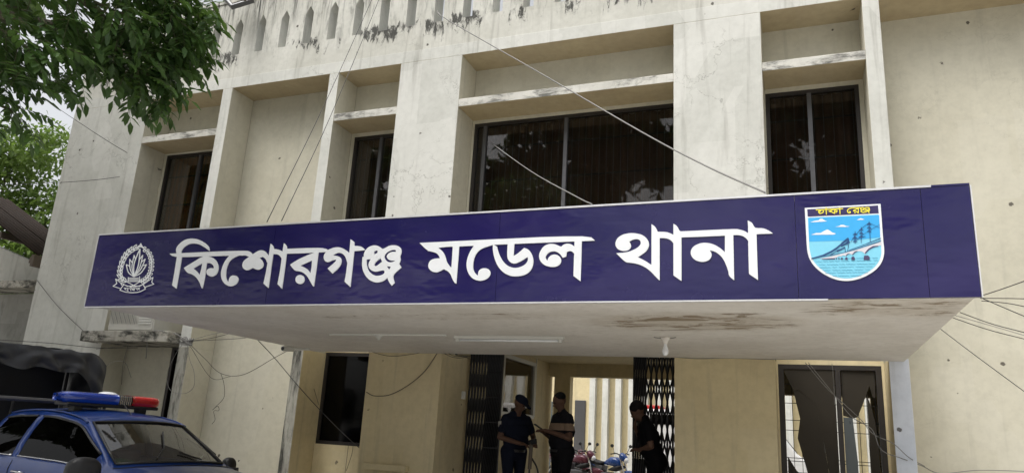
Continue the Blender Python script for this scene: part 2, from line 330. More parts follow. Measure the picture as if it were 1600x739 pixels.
# beam over the openings, then the parapet with pointed slots
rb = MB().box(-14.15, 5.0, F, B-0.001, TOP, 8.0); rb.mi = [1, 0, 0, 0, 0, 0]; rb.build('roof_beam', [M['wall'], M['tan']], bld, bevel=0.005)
pp = MB(); P0, P1 = F+0.008, F+0.31
pp.box(-14.15, 5.0, P0, P1, 8.0, 8.5); pp.box(-14.15, 5.0, P0, P1, 9.285, 9.68)
hw = 0.092; xs = [-9.49+0.5525*k for k in range(-8, 26)]
prev = None
for x in [-14.15-hw] + xs + [5.0+hw]:
    if prev is not None:
        a, b = prev+hw, x-hw
        L = [(a, 8.5), (b, 8.5), (b, 9.13)] + ([(x, 9.285)] if x in xs else [(b, 9.285)]) + ([(prev, 9.285)] if prev in xs else [(a, 9.285)]) + [(a, 9.13)]
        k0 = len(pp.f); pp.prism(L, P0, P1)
        for k in range(k0+2, len(pp.f)): pp.mi[k] = 1  # paler mould-free plaster puts the skylit look of slot sides into colour
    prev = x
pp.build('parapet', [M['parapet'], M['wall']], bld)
box('parapet_coping', M['parapet'], bld, -14.17, 5.02, P0-0.02, P1+0.02, 9.683, 9.74)
# recess backs (wall panels leave the window holes free)
def wall(x0, x1, z0, z1, mat, y0=B, y1=B+0.15, name='wall'): return box(name, mat, bld, x0, x1, y0, y1, z0, z1)
def hole(x0, x1, z0, z1, hx0, hx1, hz0, hz1, mat):
    m = MB()
    if hz0 > z0: m.box(x0, x1, B, B+0.15, z0, hz0)
    if hz1 < z1: m.box(x0, x1, B, B+0.15, hz1, z1)
    if hx0 > x0: m.box(x0, hx0, B, B+0.15, hz0, hz1)
    if hx1 < x1: m.box(hx1, x1, B, B+0.15, hz0, hz1)
    return m.build('wall', mat, bld)
CR = M['cream']
hole(-12.05, -10.18, 3.3, 8.0, -11.98, -10.22, 4.5, 6.80, CR)
wall(-9.95, -7.74, GZ, 8.0, CR)
hole(-7.54, -6.27, 3.3, 8.0, -7.47, -6.31, 4.5, 6.77, CR)
hole(-5.1, -1.59, 3.3, 8.0, -5.06, -1.63, 4.5, 6.78, CR)
hole(-0.35, 0.98, 3.3, 8.0, -0.34, 0.92, 4.5, 6.77, CR)
wall(1.19, 4.6, GZ, 8.0, CR)
hole(-12.05, -10.18, GZ, 3.3, -10.95, -10.2, 0.9, 2.9, CR)
hole(-7.54, -6.3, GZ, 3.3, -7.53, -6.33, 1.36, 2.85, M['cream2'])
hole(-0.32, 0.98, GZ, 3.3, -0.30, 0.95, 0.9, 2.80, M['cream2'])
# ledges across the recesses
for x0, x1 in ((-12.05, -10.18), (-7.54, -6.27), (-5.1, -1.59), (-0.35, 0.98)):
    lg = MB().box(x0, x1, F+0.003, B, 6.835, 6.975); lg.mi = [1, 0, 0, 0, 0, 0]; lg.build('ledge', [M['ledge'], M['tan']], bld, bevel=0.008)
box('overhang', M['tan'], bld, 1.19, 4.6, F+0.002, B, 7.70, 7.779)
# sunshade slab carrying the air conditioner
box('sunshade_slab', M['slab_mould'], bld, -12.28, -10.19, 9.72, B-0.002, 2.885, 3.075, bevel=0.012)
# shell behind: slabs, outer walls
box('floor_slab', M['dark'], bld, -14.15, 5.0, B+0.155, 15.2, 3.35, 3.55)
box('roof_slab', M['grey_wall'], bld, -14.15, 5.0, F+0.46, 15.45, 8.006, 8.15)
box('side_wall', M['wall'], bld, -14.15, -13.95, B, 15.45, GZ, 8.0)
box('side_wall', M['wall'], bld, 4.8, 5.0, B, 15.45, GZ, 8.0)
box('rear_wall', M['cream'], bld, -13.95, 4.8, 15.2, 15.45, 3.56, 8.0)
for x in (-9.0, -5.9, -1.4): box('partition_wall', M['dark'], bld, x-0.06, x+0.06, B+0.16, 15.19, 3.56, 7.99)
# ground floor interior: passage, rooms
PF = 0.58
box('plinth_floor', M['ground'], bld, -13.95, 4.8, B+0.16, 15.4, GZ, PF)
for k in range(4): box('entrance_step', M['ground'], bld, -5.03, -1.58, 9.1+k*0.3, 9.4+k*0.3, GZ+0.002, GZ+0.17*(k+1))
box('entrance_floor', M['ground'], bld, -5.03, -1.58, 10.3, B+0.16, GZ, PF-0.001)
box('passage_ceiling', M['cream2'], bld, -5.05, -1.58, 10.003, 15.2, 3.20, 3.34)
pw = MB()   # left passage wall with a window hole
pw.box(-5.25, -5.05, 11.0, 12.55, PF, 3.34); pw.box(-5.25, -5.05, 14.2, 15.2, PF, 3.34); pw.box(-5.25, -5.05, 12.55, 14.2, PF, 2.07); pw.box(-5.25, -5.05, 12.55, 14.2, 3.03, 3.34)
pw.build('passage_wall', M['cream2'], bld)
box('passage_wall', M['cream2'], bld, -1.59, -1.44, B+0.16, 15.2, PF, 3.34)
rw = MB()   # rear wall of the ground floor with openings to the courtyard
rw.box(-13.95, -5.05, 15.2, 15.42, PF, 3.34); rw.box(-5.05, -1.44, 15.2, 15.42, 2.93, 3.34); rw.box(-4.93, -4.58, 15.2, 15.42, PF, 2.93)
rw.box(-1.44, -0.55, 15.2, 15.42, PF, 3.34); rw.box(1.15, 4.8, 15.2, 15.42, PF, 3.34); rw.box(-0.55, 1.15, 15.2, 15.42, 2.70, 3.34)
rw.build('rear_wall', M['cream2'], bld)
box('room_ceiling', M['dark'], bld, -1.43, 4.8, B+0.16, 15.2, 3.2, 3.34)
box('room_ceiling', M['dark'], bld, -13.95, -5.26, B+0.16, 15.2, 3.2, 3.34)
# canopy
cp = MB(); cp.box(-7.33, 1.15, 5.98, F-0.001, 2.795, 2.98)
cp.box(-7.33, 1.15, 5.84, 5.979, 2.795, 3.56); cp.box(-7.33, -7.2, 5.98, F-0.001, 2.981, 3.4); cp.box(1.02, 1.15, 5.98, F-0.001, 2.981, 3.4)
cp.build('canopy', M['soffit'], bld, bevel=0.006)
box('added_dark_topping', M['slab_mould'], bld, -7.19, 1.01, 5.985, F-0.002, 2.985, 3.02)  # unseen dark top, added to cut light bouncing into the recesses above
box('soffit_conduit', M['white_pl'], bld, -5.6, -3.95, 7.9, 7.93, 2.775, 2.794)
box('wall_bracket', M['cream2'], bld, -6.16, -5.42, 9.88, F-0.001, 1.07, 1.16, bevel=0.01, label='broken wooden batten on the pier')

# ---------------------------------------------------------------- windows
def window(x0, x1, z0, z1, y, mull, gl, cur=None, grille=0, name='window', mullmat=None, fr=0.055):
    m = MB(); d0, d1 = y-0.03, y+0.05
    m.box(x0, x1, d0, d1, z0, z0+fr); m.box(x0, x1, d0, d1, z1-fr, z1); m.box(x0, x0+fr, d0, d1, z0+fr, z1-fr); m.box(x1-fr, x1, d0, d1, z0+fr, z1-fr)
    w = m.build(name, M['frame'], bld)
    ed = [x0+fr] + [v for v in mull] + [x1-fr]
    for v in mull: box('mullion', mullmat or M['mull'], w, v-0.03, v+0.03, y-0.035, y+0.04, z0+fr, z1-fr)
    for a, b in zip(ed[:-1], ed[1:]):
        a2 = a + (0.03 if a in mull else 0); b2 = b - (0.03 if b in mull else 0)
        MB().box(a2, b2, y, y+0.006, z0+fr, z1-fr).build('pane', gl, w)
    if cur:
        c = MB(); n = int((x1-x0)/0.035); P = []
        for i in range(n+1):
            x = x0 + (x1-x0)*i/n; yy = y+0.17+0.035*math.sin(x*31)+0.02*math.sin(x*13+1); P += [(x, yy, z0), (x, yy, z1)]
        c.add(P, [(2*i, 2*i+2, 2*i+3, 2*i+1) for i in range(n)]); c.build('curtain', cur, w, smooth=True)
    if grille:
        k = 1
        while x0+k*grille < x1-0.03:
            gx = x0+k*grille; MB().tube([(gx, y+0.06, z0), (gx, y+0.06, z1)], 0.006, 6).build('grille_bar', M['mull'], w); k += 1
        for zz in (z0+0.6, z0+1.25, z0+1.85):
            if zz < z1: MB().box(x0, x1, y+0.067, y+0.073, zz-0.012, zz+0.012).build('grille_bar', M['iron'], w)
    return w
YW = B+0.04
window(-11.98, -10.22, 4.5, 6.80, YW, [-11.1], M['glass'], M['curtain_o'], 0.12)
window(-7.47, -6.31, 4.5, 6.77, YW, [-6.9], M['glass'], M['curtain'], 0.12)
window(-5.06, -1.63, 4.5, 6.78, YW, [-4.86, -3.42], M['glass'], M['curtain'], 0.115)
window(-0.34, 0.92, 4.5, 6.77, YW, [0.26], M['glass'], M['curtain'], 0.13)
window(-10.95, -10.2, 0.9, 2.9, YW, [], M['glass_dk'], M['dark'])  # dark sheet as curtain here and below stands in for room darkness
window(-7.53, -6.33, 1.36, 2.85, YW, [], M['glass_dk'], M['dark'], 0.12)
# broken ground-floor window: bare frame, grille and shards
bw = MB(); x0, x1, z0, z1 = -0.30, 0.95, 0.9, 2.80
bw.box(x0, x1, B, B+0.07, z1-0.06, z1); bw.box(x0, x1, B, B+0.07, z0, z0+0.06); bw.box(x0, x0+0.07, B, B+0.07, z0+0.06, z1-0.06); bw.box(x1-0.07, x1, B, B+0.07, z0+0.06, z1-0.06)
bw = bw.build('window', M['frame'], bld, label='broken window with jagged shards left in its frame')
box('mullion', M['frame'], bw, 0.40, 0.46, B-0.005, B+0.06, z0+0.06, z1-0.06)
for k in range(1, 12): 
    gx = x0+0.06+k*0.1; MB().tube([(gx, B+0.12, z0), (gx, B+0.12, z1)], 0.004, 6).build('grille_bar', M['iron'], bw)
for zz in (1.25, 1.42, 1.56, 1.60, 1.95, 2.08, 2.30, 2.55): MB().tube([(x0, B+0.125, zz), (x1, B+0.125, zz)], 0.005, 6).build('grille_bar', M['iron'], bw)
def shard(pts, mat, y): MB().prism(pts, y, y+0.005).build('shard', mat, bw)
shard([(-0.24,2.74),(-0.12,2.46),(-0.05,2.47),(0.08,2.36),(0.15,2.30),(0.22,1.85),(0.32,1.0),(0.39,0.97),(0.39,2.74)][::-1], M['frost'], B+0.015)
shard([(-0.12,2.46),(-0.05,2.10),(-0.09,1.85),(0.02,1.40),(0.10,0.97),(0.32,0.97),(0.22,1.85),(0.15,2.30),(0.08,2.36),(-0.05,2.47)], M['frost'], B+0.022)
shard([(-0.22,0.97),(0.0,0.97),(-0.02,1.35),(-0.12,1.45),(-0.22,1.62)], M['frost'], B+0.03)
shard([(0.47,2.14),(0.55,2.14),(0.58,2.13),(0.61,1.6),(0.61,0.97),(0.47,0.97)][::-1], M['frost_b'], B+0.02)
shard([(0.47,2.74),(0.87,2.74),(0.86,2.40),(0.83,2.40),(0.80,2.55),(0.72,2.34),(0.64,2.15),(0.58,2.13),(0.47,2.16)], M['frost'], B+0.03)
shard([(0.76,2.45),(0.80,2.3),(0.84,2.1),(0.86,1.7),(0.86,0.97),(0.80,0.97),(0.75,1.4),(0.76,1.9)], M['frost'], B+0.036)
# passage side window
sw = MB(); X = -5.05
sw.box(X-0.05, X+0.03, 12.50, 14.25, 2.0, 2.07); sw.box(X-0.05, X+0.03, 12.50, 14.25, 3.03, 3.10); sw.box(X-0.05, X+0.03, 12.50, 12.56, 2.07, 3.03); sw.box(X-0.05, X+0.03, 14.19, 14.25, 2.07, 3.03)
sw = sw.build('window', M['white_pl'], bld, label='passage side window with pale frame')
box('pane', M['glass'], sw, X-0.012, X-0.006, 12.57, 14.18, 2.08, 3.02); box('curtain', M['pale_sheet'], sw, X-0.12, X-0.11, 12.57, 14.18, 2.08, 3.02)  # pale sheet behind the pane stands in for the bright courtyard reflection
box('notice_panel', M['mull'], sw, X-0.10, X-0.05, 12.58, 13.2, 2.08, 2.42)
box('wall_conduit', M['white_pl'], bld, -5.049, -5.03, 14.30, 14.33, 2.05, 3.2)
box('switch_box', M['white_pl'], bld, -5.028, -4.995, 10.78, 10.88, 2.18, 2.30, bevel=0.006)

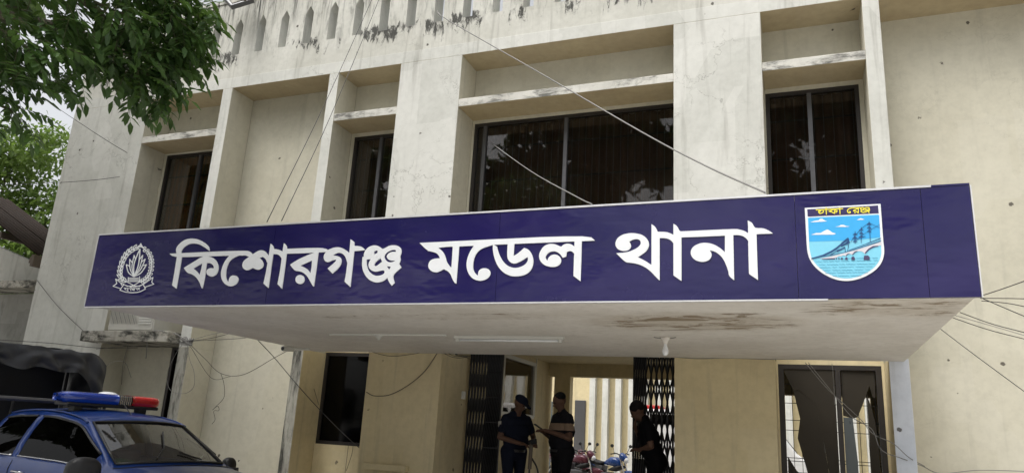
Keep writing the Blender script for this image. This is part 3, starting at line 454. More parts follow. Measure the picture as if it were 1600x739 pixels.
# ---------------------------------------------------------------- signboard
SIGN = {"letters":[[-694,6816,-683,6812,-659,6797,-638,6781,-628,6769,-621,6756,-609,6727,-603,6716,-588,6697,-575,6692,-556,6688,-536,6685,-496,6684,-464,6678,-440,6669,-431,6664,-394,6642,-337,6598,-332,6593,-334,6591,-352,6591,-548,6591,-567,6590,-570,6588,-570,6047,-569,6038,-570,6005,-569,5996,-570,5965,-569,5956,-570,5924,-569,5915,-570,5884,-569,5875,-571,5869,-576,5871,-601,5891,-694,5963,-697,5967,-698,5983,-697,6124,-698,6183,-697,6226,-698,6234,-696,6405,-697,6414,-695,6488,-713,6514,-731,6536,-744,6547,-764,6562,-780,6571,-797,6578,-817,6584,-843,6589,-874,6592,-913,6591,-916,6588,-917,6503,-916,6494,-917,6435,-916,6426,-917,6367,-916,6358,-917,6298,-916,6289,-917,6231,-916,6222,-918,6163,-917,6154,-918,6095,-917,6086,-918,6028,-917,6019,-918,5961,-917,5952,-918,5894,-917,5885,-918,5875,-919,5872,-927,5877,-962,5908,-979,5927,-990,5944,-997,5963,-1000,5993,-1004,6017,-1020,6076,-1049,6153,-1057,6173,-1074,6206,-1087,6228,-1103,6251,-1125,6275,-1156,6304,-1180,6322,-1201,6334,-1224,6344,-1268,6357,-1278,6358,-1277,6354,-1258,6322,-1251,6298,-1250,6283,-1252,6269,-1257,6252,-1262,6240,-1271,6224,-1281,6213,-1296,6200,-1305,6195,-1329,6185,-1347,6180,-1379,6175,-1411,6176,-1437,6181,-1470,6193,-1488,6201,-1504,6210,-1526,6228,-1543,6247,-1559,6272,-1565,6286,-1571,6303,-1573,6319,-1573,6343,-1570,6360,-1565,6376,-1551,6401,-1542,6413,-1525,6430,-1512,6440,-1490,6453,-1456,6468,-1418,6479,-1371,6484,-1332,6482,-1288,6475,-1268,6470,-1241,6461,-1207,6446,-1175,6428,-1127,6394,-1093,6365,-1049,6319,-1048,6325,-1043,6582,-1044,6586,-1046,6588,-1338,6586,-1714,6588,-1718,6587,-1718,6474,-1717,6462,-1719,5883,-1720,5876,-1737,5887,-1839,5965,-1845,5970,-1845,6494,-1859,6516,-1877,6536,-1905,6559,-1918,6567,-1948,6579,-1988,6587,-2033,6592,-2060,6593,-2064,6593,-2066,6590,-2063,5899,-2064,5893,-2069,5895,-2104,5929,-2142,5969,-2180,6012,-2206,6039,-2248,6076,-2287,6105,-2339,6135,-2377,6153,-2421,6169,-2458,6179,-2492,6187,-2558,6197,-2595,6201,-2619,6212,-2649,6234,-2685,6267,-2776,6360,-2775,6362,-2771,6363,-2670,6367,-2606,6374,-2553,6386,-2523,6396,-2463,6423,-2428,6445,-2412,6457,-2397,6472,-2386,6486,-2378,6500,-2374,6516,-2374,6532,-2380,6552,-2387,6563,-2393,6570,-2407,6580,-2419,6585,-2435,6589,-2458,6590,-2479,6588,-2509,6581,-2536,6570,-2562,6553,-2565,6550,-2563,6546,-2550,6526,-2541,6509,-2537,6497,-2535,6485,-2535,6468,-2541,6448,-2550,6434,-2563,6420,-2574,6413,-2586,6407,-2619,6399,-2661,6399,-2676,6401,-2704,6408,-2720,6415,-2738,6424,-2751,6434,-2765,6446,-2773,6457,-2785,6475,-2792,6493,-2795,6508,-2796,6536,-2792,6556,-2784,6579,-2777,6595,-2764,6614,-2751,6629,-2734,6643,-2696,6665,-2664,6678,-2635,6686,-2578,6695,-2540,6696,-2483,6692,-2430,6682,-2382,6668,-2357,6657,-2334,6644,-2309,6625,-2279,6595,-2263,6570,-2253,6552,-2246,6534,-2240,6510,-2238,6484,-2243,6456,-2258,6420,-2271,6399,-2287,6379,-2308,6360,-2345,6332,-2414,6287,-2417,6283,-2412,6279,-2352,6249,-2313,6227,-2262,6195,-2201,6151,-2196,6150,-2200,6826,-2200,6831,-2198,6832,-2165,6807,-2142,6786,-2131,6770,-2120,6750,-2101,6706,-2097,6700,-1996,6693,-1952,6685,-1934,6680,-1907,6669,-1889,6661,-1848,6637,-1846,6638,-1845,6641,-1845,6816,-1844,6820,-1843,6821,-1813,6802,-1792,6783,-1783,6771,-1774,6756,-1756,6717,-1750,6706,-1740,6695,-1727,6688,-1055,6690,-952,6688,-943,6689,-853,6685,-803,6671,-766,6658,-737,6643,-700,6616,-694,6613,-693,6617,-692,6652,-693,6661,-692,6726,-695,6801],[-3694,6689,-3370,6676,-3212,6652,-3208,6650,-3198,6641,-3148,6596,-3151,6594,-3173,6593,-3366,6594,-3372,6593,-3375,6590,-3373,6207,-3374,5919,-3375,5908,-3377,5906,-3388,5913,-3499,5996,-3500,6013,-3499,6022,-3501,6058,-3500,6068,-3502,6378,-3503,6382,-3521,6402,-3533,6413,-3542,6418,-3564,6427,-3582,6429,-3604,6424,-3631,6413,-3634,6404,-3639,6341,-3642,6334,-3701,6317,-3705,6320,-3724,6350,-3741,6371,-3753,6383,-3785,6408,-3806,6419,-3823,6426,-3845,6432,-3865,6434,-3901,6432,-3919,6428,-3938,6422,-3954,6414,-3977,6397,-3997,6371,-4003,6359,-4007,6341,-4006,6324,-4002,6312,-3991,6294,-3974,6274,-3971,6275,-3967,6294,-3961,6311,-3955,6322,-3937,6344,-3921,6356,-3911,6362,-3892,6370,-3870,6376,-3838,6377,-3802,6367,-3791,6361,-3773,6350,-3758,6337,-3745,6321,-3736,6305,-3730,6290,-3726,6270,-3726,6251,-3730,6235,-3736,6220,-3746,6205,-3761,6192,-3776,6181,-3797,6172,-3816,6166,-3832,6163,-3869,6161,-3913,6165,-3939,6170,-3978,6181,-3997,6188,-4020,6199,-4051,6221,-4066,6234,-4083,6252,-4098,6272,-4111,6296,-4118,6315,-4124,6336,-4127,6364,-4126,6384,-4121,6408,-4115,6428,-4104,6452,-4075,6499,-4059,6516,-4037,6535,-4012,6549,-3987,6558,-3960,6565,-3933,6568,-3892,6566,-3863,6561,-3832,6551,-3799,6538,-3737,6509,-3709,6533,-3693,6544,-3677,6551,-3646,6559,-3611,6559,-3591,6555,-3560,6544,-3541,6534,-3505,6509,-3502,6511,-3502,6515,-3503,6586,-3505,6593,-3537,6594,-4374,6594,-4584,6594,-4593,6592,-4595,6589,-4595,6571,-4597,6382,-4596,6378,-4593,6378,-4563,6393,-4517,6422,-4463,6466,-4411,6513,-4405,6514,-4363,6500,-4336,6486,-4319,6473,-4298,6451,-4268,6406,-4248,6366,-4235,6327,-4226,6283,-4226,6239,-4229,6214,-4236,6180,-4244,6156,-4257,6132,-4270,6111,-4288,6091,-4305,6075,-4333,6056,-4357,6044,-4380,6035,-4409,6027,-4447,6019,-4511,6014,-4564,6015,-4606,6020,-4642,6028,-4683,6043,-4734,6067,-4764,6086,-4809,6122,-4843,6157,-4873,6194,-4907,6246,-4940,6315,-4957,6356,-4973,6403,-4987,6457,-4994,6495,-4998,6523,-5002,6587,-5005,6592,-5127,6558,-5186,6539,-5214,6526,-5239,6513,-5261,6496,-5286,6472,-5311,6439,-5323,6419,-5334,6392,-5346,6354,-5349,6335,-5356,6290,-5358,6254,-5357,6219,-5353,6188,-5347,6165,-5339,6138,-5325,6112,-5314,6096,-5297,6077,-5275,6058,-5251,6045,-5250,6047,-5249,6087,-5246,6110,-5239,6126,-5227,6141,-5203,6159,-5176,6169,-5148,6173,-5115,6172,-5102,6170,-5080,6164,-5069,6159,-5052,6147,-5038,6135,-5028,6122,-5019,6106,-5014,6090,-5013,6073,-5014,6061,-5018,6047,-5032,6022,-5055,5998,-5070,5987,-5096,5972,-5126,5961,-5157,5954,-5198,5950,-5238,5954,-5282,5965,-5306,5974,-5328,5984,-5361,6005,-5379,6021,-5401,6043,-5424,6071,-5439,6095,-5462,6140,-5477,6186,-5486,6237,-5488,6281,-5482,6339,-5475,6374,-5462,6419,-5441,6471,-5421,6511,-5372,6585,-5372,6590,-5386,6591,-5657,6589,-5659,6586,-5659,6568,-5657,6336,-5660,5911,-5663,5905,-5679,5914,-5694,5926,-5721,5959,-5745,5997,-5775,6057,-5788,6078,-5802,6096,-5827,6121,-5854,6140,-5869,6148,-5930,6176,-5935,6176,-5993,6146,-6031,6131,-6048,6126,-6067,6123,-6094,6124,-6134,6131,-6159,6139,-6184,6153,-6205,6168,-6222,6185,-6235,6202,-6245,6221,-6251,6241,-6252,6257,-6247,6290,-6238,6311,-6227,6330,-6214,6344,-6203,6353,-6188,6361,-6175,6366,-6143,6374,-6116,6378,-6029,6382,-6027,6383,-6028,6386,-6047,6420,-6060,6438,-6085,6462,-6104,6475,-6135,6490,-6163,6500,-6212,6513,-6289,6530,-6291,6531,-6289,6534,-6291,6538,-6325,6559,-6375,6599,-6470,6684,-6468,6686,-6446,6687,-5974,6689,-4104,6695],[-11961,7000,-11938,7000,-11871,6993,-11828,6986,-11781,6975,-11742,6962,-11670,6934,-11584,6892,-11540,6866,-11500,6839,-11468,6812,-11447,6791,-11433,6771,-11423,6749,-11416,6712,-11422,6712,-11507,6763,-11592,6807,-11649,6834,-11712,6859,-11761,6873,-11817,6884,-11871,6890,-11914,6890,-11972,6885,-12028,6871,-12082,6846,-12128,6815,-12159,6784,-12176,6752,-12178,6731,-12177,6696,-12176,6692,-12168,6690,-11508,6693,-11026,6691,-10780,6687,-10766,6688,-10683,6686,-10669,6687,-10465,6679,-10405,6674,-10378,6666,-10337,6647,-10310,6628,-10283,6605,-10275,6602,-10191,6647,-10150,6665,-10104,6676,-10086,6677,-10058,6676,-10040,6673,-10013,6666,-9987,6655,-9971,6646,-9950,6632,-9876,6561,-9871,6558,-9868,6563,-9868,6574,-9867,6800,-9865,6805,-9854,6801,-9816,6773,-9794,6750,-9780,6728,-9770,6698,-9766,6694,-9702,6686,-9644,6674,-9598,6659,-9545,6633,-9542,6639,-9542,6745,-9539,6798,-9536,6802,-9530,6799,-9493,6770,-9473,6749,-9457,6721,-9450,6702,-9447,6688,-9441,6684,-8963,6682,-8718,6676,-8600,6667,-8579,6663,-8510,6647,-8470,6623,-8426,6643,-8354,6664,-8297,6671,-8247,6671,-8194,6663,-8165,6655,-8133,6643,-8088,6622,-8049,6600,-8012,6575,-7982,6552,-7976,6550,-7973,6557,-7973,6571,-7980,6801,-7980,6816,-7978,6818,-7961,6809,-7890,6758,-7887,6752,-7879,6688,-7875,6683,-7800,6678,-7756,6671,-7727,6663,-7683,6640,-7644,6611,-7633,6600,-7635,6597,-7649,6593,-7687,6588,-7788,6583,-7857,6582,-7866,6581,-7868,6579,-7863,6294,-7861,5903,-7862,5889,-7863,5887,-7879,5896,-7906,5917,-7988,5978,-8004,5992,-7993,6156,-7990,6349,-8012,6400,-8034,6444,-8051,6470,-8069,6491,-8091,6512,-8111,6527,-8131,6539,-8168,6553,-8198,6560,-8221,6561,-8236,6559,-8283,6546,-8313,6529,-8335,6511,-8335,6510,-8332,6508,-8282,6504,-8251,6499,-8223,6492,-8188,6478,-8159,6458,-8143,6438,-8132,6414,-8127,6389,-8128,6359,-8135,6330,-8146,6305,-8166,6276,-8194,6243,-8226,6213,-8289,6161,-8297,6156,-8301,6155,-8397,6232,-8422,6254,-8424,6258,-8308,6349,-8268,6386,-8253,6406,-8251,6424,-8254,6427,-8259,6427,-8288,6425,-8316,6420,-8360,6406,-8387,6393,-8408,6386,-8428,6382,-8446,6383,-8461,6386,-8481,6393,-8495,6401,-8514,6418,-8535,6448,-8545,6474,-8549,6501,-8546,6523,-8540,6540,-8525,6565,-8509,6586,-8508,6589,-8511,6589,-8567,6584,-8675,6585,-8681,6582,-8681,6230,-8687,5938,-8689,5911,-8690,5908,-8696,5910,-8709,5918,-8731,5940,-8855,6093,-8891,6128,-8930,6158,-8954,6173,-8983,6188,-9021,6204,-9056,6213,-9093,6220,-9154,6227,-9181,6238,-9206,6253,-9242,6283,-9313,6351,-9316,6356,-9311,6360,-9229,6410,-9138,6456,-9042,6495,-8951,6529,-8854,6560,-8793,6576,-8789,6579,-8809,6581,-9065,6580,-9407,6584,-9434,6582,-9431,6448,-9429,6159,-9430,5885,-9433,5880,-9549,5968,-9554,5975,-9540,6211,-9539,6330,-9541,6489,-9581,6532,-9596,6545,-9627,6564,-9664,6578,-9697,6584,-9754,6588,-9761,6587,-9764,6580,-9760,5913,-9761,5901,-9764,5899,-9771,5902,-9874,5972,-9899,5991,-9880,6205,-9872,6408,-9875,6412,-9879,6412,-9883,6416,-9911,6458,-9929,6482,-9942,6496,-9972,6517,-10016,6539,-10022,6540,-10039,6535,-10083,6523,-10087,6520,-10028,6472,-10007,6450,-9986,6421,-9976,6401,-9970,6384,-9967,6368,-9969,6345,-9973,6334,-9983,6317,-10002,6302,-10036,6285,-10059,6279,-10074,6277,-10108,6278,-10141,6284,-10227,6318,-10279,6292,-10307,6280,-10335,6274,-10367,6273,-10390,6277,-10414,6286,-10433,6297,-10457,6314,-10471,6327,-10483,6343,-10495,6366,-10499,6388,-10500,6403,-10492,6440,-10475,6469,-10452,6490,-10360,6547,-10363,6551,-10410,6566,-10436,6577,-10472,6584,-10511,6585,-10549,6583,-10598,6585,-10631,6584,-10696,6562,-10738,6545,-10781,6522,-10805,6506,-10827,6484,-10845,6460,-10859,6434,-10879,6376,-10887,6340,-10890,6307,-10890,6250,-10882,6190,-10866,6138,-10842,6092,-10818,6064,-10800,6051,-10789,6046,-10785,6046,-10784,6089,-10781,6108,-10775,6123,-10766,6138,-10754,6151,-10736,6163,-10713,6171,-10691,6173,-10668,6172,-10633,6166,-10611,6160,-10588,6150,-10572,6138,-10561,6128,-10547,6106,-10541,6086,-10540,6061,-10549,6035,-10569,6004,-10583,5991,-10607,5975,-10646,5959,-10693,5950,-10723,5950,-10763,5957,-10800,5968,-10861,5997,-10880,6009,-10903,6027,-10946,6069,-10972,6105,-10993,6144,-11009,6193,-11016,6238,-11016,6292,-11007,6354,-10993,6402,-10981,6436,-10956,6485,-10916,6540,-10878,6583,-10877,6590,-10957,6593,-10973,6592,-11044,6595,-11059,6593,-11396,6598,-11428,6596,-11428,6594,-11423,6592,-11377,6584,-11341,6575,-11299,6559,-11274,6547,-11243,6529,-11215,6511,-11190,6489,-11158,6454,-11128,6410,-11111,6370,-11102,6324,-11101,6308,-11105,6269,-11114,6237,-11133,6207,-11153,6189,-11187,6172,-11214,6164,-11233,6162,-11256,6163,-11280,6167,-11316,6178,-11351,6195,-11367,6206,-11382,6220,-11391,6232,-11400,6251,-11404,6270,-11404,6283,-11398,6300,-11391,6310,-11375,6323,-11360,6331,-11340,6337,-11312,6341,-11282,6341,-11230,6333,-11227,6336,-11225,6350,-11228,6365,-11239,6382,-11258,6401,-11284,6420,-11313,6435,-11333,6443,-11359,6449,-11385,6452,-11426,6453,-11432,6452,-11433,6420,-11422,6214,-11422,6093,-11428,5992,-11436,5920,-11440,5916,-11455,5924,-11469,5939,-11516,6010,-11541,6045,-11567,6074,-11601,6108,-11656,6154,-11698,6182,-11759,6212,-11810,6231,-11874,6246,-11912,6263,-11934,6276,-11967,6302,-12030,6363,-12027,6368,-11951,6410,-11727,6521,-11659,6558,-11616,6576,-11580,6588,-11556,6593,-11552,6597,-11591,6599,-11980,6600,-12136,6604,-12139,6602,-12139,6593,-12135,6421,-12134,5954,-12135,5927,-12137,5925,-12149,5930,-12262,5993,-12270,6001,-12268,6224,-12278,6612,-12284,6615,-12329,6619,-12421,6640,-12483,6677,-12492,6684,-12494,6687,-12468,6690,-12341,6689,-12310,6690,-12305,6692,-12311,6697,-12331,6747,-12338,6777,-12334,6810,-12323,6833,-12305,6859,-12288,6879,-12248,6916,-12194,6952,-12146,6975,-12117,6984,-12079,6993,-12050,6997,-11998,7001],[-4728,6593,-4968,6593,-4976,6591,-4972,6586,-4922,6558,-4898,6481,-4879,6434,-4860,6398,-4832,6348,-4804,6306,-4787,6285,-4761,6257,-4744,6242,-4717,6220,-4699,6209,-4669,6192,-4652,6185,-4620,6174,-4590,6167,-4554,6163,-4527,6164,-4498,6167,-4467,6175,-4442,6183,-4417,6194,-4397,6205,-4378,6217,-4364,6229,-4340,6261,-4329,6286,-4327,6303,-4328,6323,-4334,6344,-4338,6349,-4412,6303,-4460,6277,-4526,6250,-4553,6243,-4576,6241,-4594,6243,-4612,6248,-4637,6259,-4651,6268,-4668,6283,-4683,6300,-4698,6322,-4707,6346,-4713,6371,-4716,6393,-4721,6458,-4721,6586,-4723,6592],[-7036,6663,-7006,6663,-6963,6656,-6931,6647,-6904,6635,-6886,6623,-6865,6604,-6852,6588,-6844,6574,-6837,6554,-6835,6528,-6837,6501,-6849,6464,-6852,6442,-6850,6429,-6839,6395,-6838,6373,-6846,6338,-6860,6302,-6804,6235,-6812,6226,-6905,6150,-6929,6127,-6948,6097,-6953,6082,-6956,6067,-6952,6037,-6939,6000,-6915,5949,-6914,5943,-6966,5896,-6969,5894,-6973,5894,-7006,5929,-7036,5966,-7058,6001,-7076,6039,-7081,6043,-7120,6012,-7156,5989,-7176,5980,-7197,5974,-7249,5963,-7293,5960,-7316,5962,-7345,5968,-7403,5985,-7447,6006,-7485,6030,-7516,6055,-7533,6071,-7562,6102,-7585,6132,-7615,6180,-7629,6208,-7646,6252,-7656,6294,-7663,6335,-7669,6450,-7668,6458,-7666,6460,-7643,6460,-7640,6462,-7643,6493,-7641,6527,-7633,6559,-7623,6582,-7606,6605,-7586,6625,-7548,6650,-7503,6668,-7462,6676,-7449,6677,-7406,6675,-7372,6668,-7351,6660,-7324,6648,-7244,6598,-7203,6612,-7123,6650,-7093,6658,-7066,6662],[-5827,6590,-5928,6590,-6015,6585,-6063,6579,-6074,6576,-6073,6573,-6041,6552,-6014,6532,-5987,6507,-5954,6469,-5936,6441,-5922,6412,-5908,6378,-5897,6344,-5884,6313,-5867,6286,-5839,6253,-5801,6216,-5783,6202,-5780,6213,-5786,6586,-5789,6589],[-7010,6576,-7045,6572,-7067,6566,-7087,6559,-7121,6544,-7161,6515,-7177,6495,-7186,6480,-7191,6457,-7189,6440,-7185,6428,-7175,6408,-7150,6379,-7135,6366,-7118,6355,-7098,6346,-7079,6340,-7050,6336,-7021,6338,-7003,6342,-6980,6349,-6964,6357,-6949,6370,-6953,6373,-6985,6369,-7031,6371,-7049,6373,-7070,6379,-7095,6392,-7115,6409,-7132,6429,-7138,6443,-7139,6456,-7138,6465,-7128,6486,-7110,6505,-7083,6523,-7058,6532,-7023,6537,-6973,6536,-6961,6534,-6954,6535,-6955,6545,-6963,6568,-6988,6574],[-7384,6579,-7423,6556,-7427,6552,-7415,6507,-7412,6500,-7410,6499,-7359,6523,-7350,6531,-7349,6559,-7351,6566,-7357,6570],[-7275,6419,-7316,6392,-7348,6367,-7365,6350,-7380,6331,-7386,6314,-7389,6293,-7360,6272,-7351,6272,-7314,6291,-7228,6353,-7229,6359,-7268,6417,-7272,6420],[-7502,6411,-7566,6407,-7569,6405,-7570,6400,-7561,6333,-7557,6310,-7544,6272,-7529,6237,-7515,6212,-7495,6183,-7476,6163,-7436,6132,-7406,6115,-7379,6103,-7359,6096,-7334,6090,-7308,6087,-7272,6087,-7228,6094,-7190,6107,-7163,6125,-7153,6140,-7151,6156,-7156,6170,-7171,6186,-7205,6188,-7222,6186,-7303,6171,-7328,6168,-7358,6169,-7391,6175,-7428,6189,-7457,6206,-7480,6224,-7495,6242,-7505,6259,-7513,6281,-7517,6309,-7516,6324,-7511,6350,-7501,6375,-7483,6408,-7486,6411],[-8817,6425,-9057,6335,-9062,6331,-9057,6328,-8981,6298,-8922,6270,-8907,6261,-8866,6230,-8811,6175,-8807,6173,-8804,6180,-8801,6226,-8800,6317,-8807,6423,-8809,6426],[-11559,6448,-11768,6349,-11766,6345,-11689,6298,-11648,6269,-11573,6203,-11569,6211,-11551,6342,-11550,6439,-11551,6447],[-7118,6265,-7120,6264,-7118,6261,-7069,6207,-7063,6201,-7058,6201,-7034,6246,-7032,6251,-7033,6254],[-9067,6144,-9030,6143,-9009,6138,-8982,6126,-8967,6116,-8950,6100,-8938,6083,-8929,6064,-8925,6040,-8926,6029,-8933,6009,-8942,5995,-8953,5984,-8971,5973,-9002,5964,-9020,5963,-9047,5967,-9063,5972,-9088,5983,-9108,5998,-9119,6009,-9128,6022,-9137,6040,-9142,6058,-9141,6080,-9137,6094,-9131,6107,-9119,6121,-9105,6131,-9084,6140]],
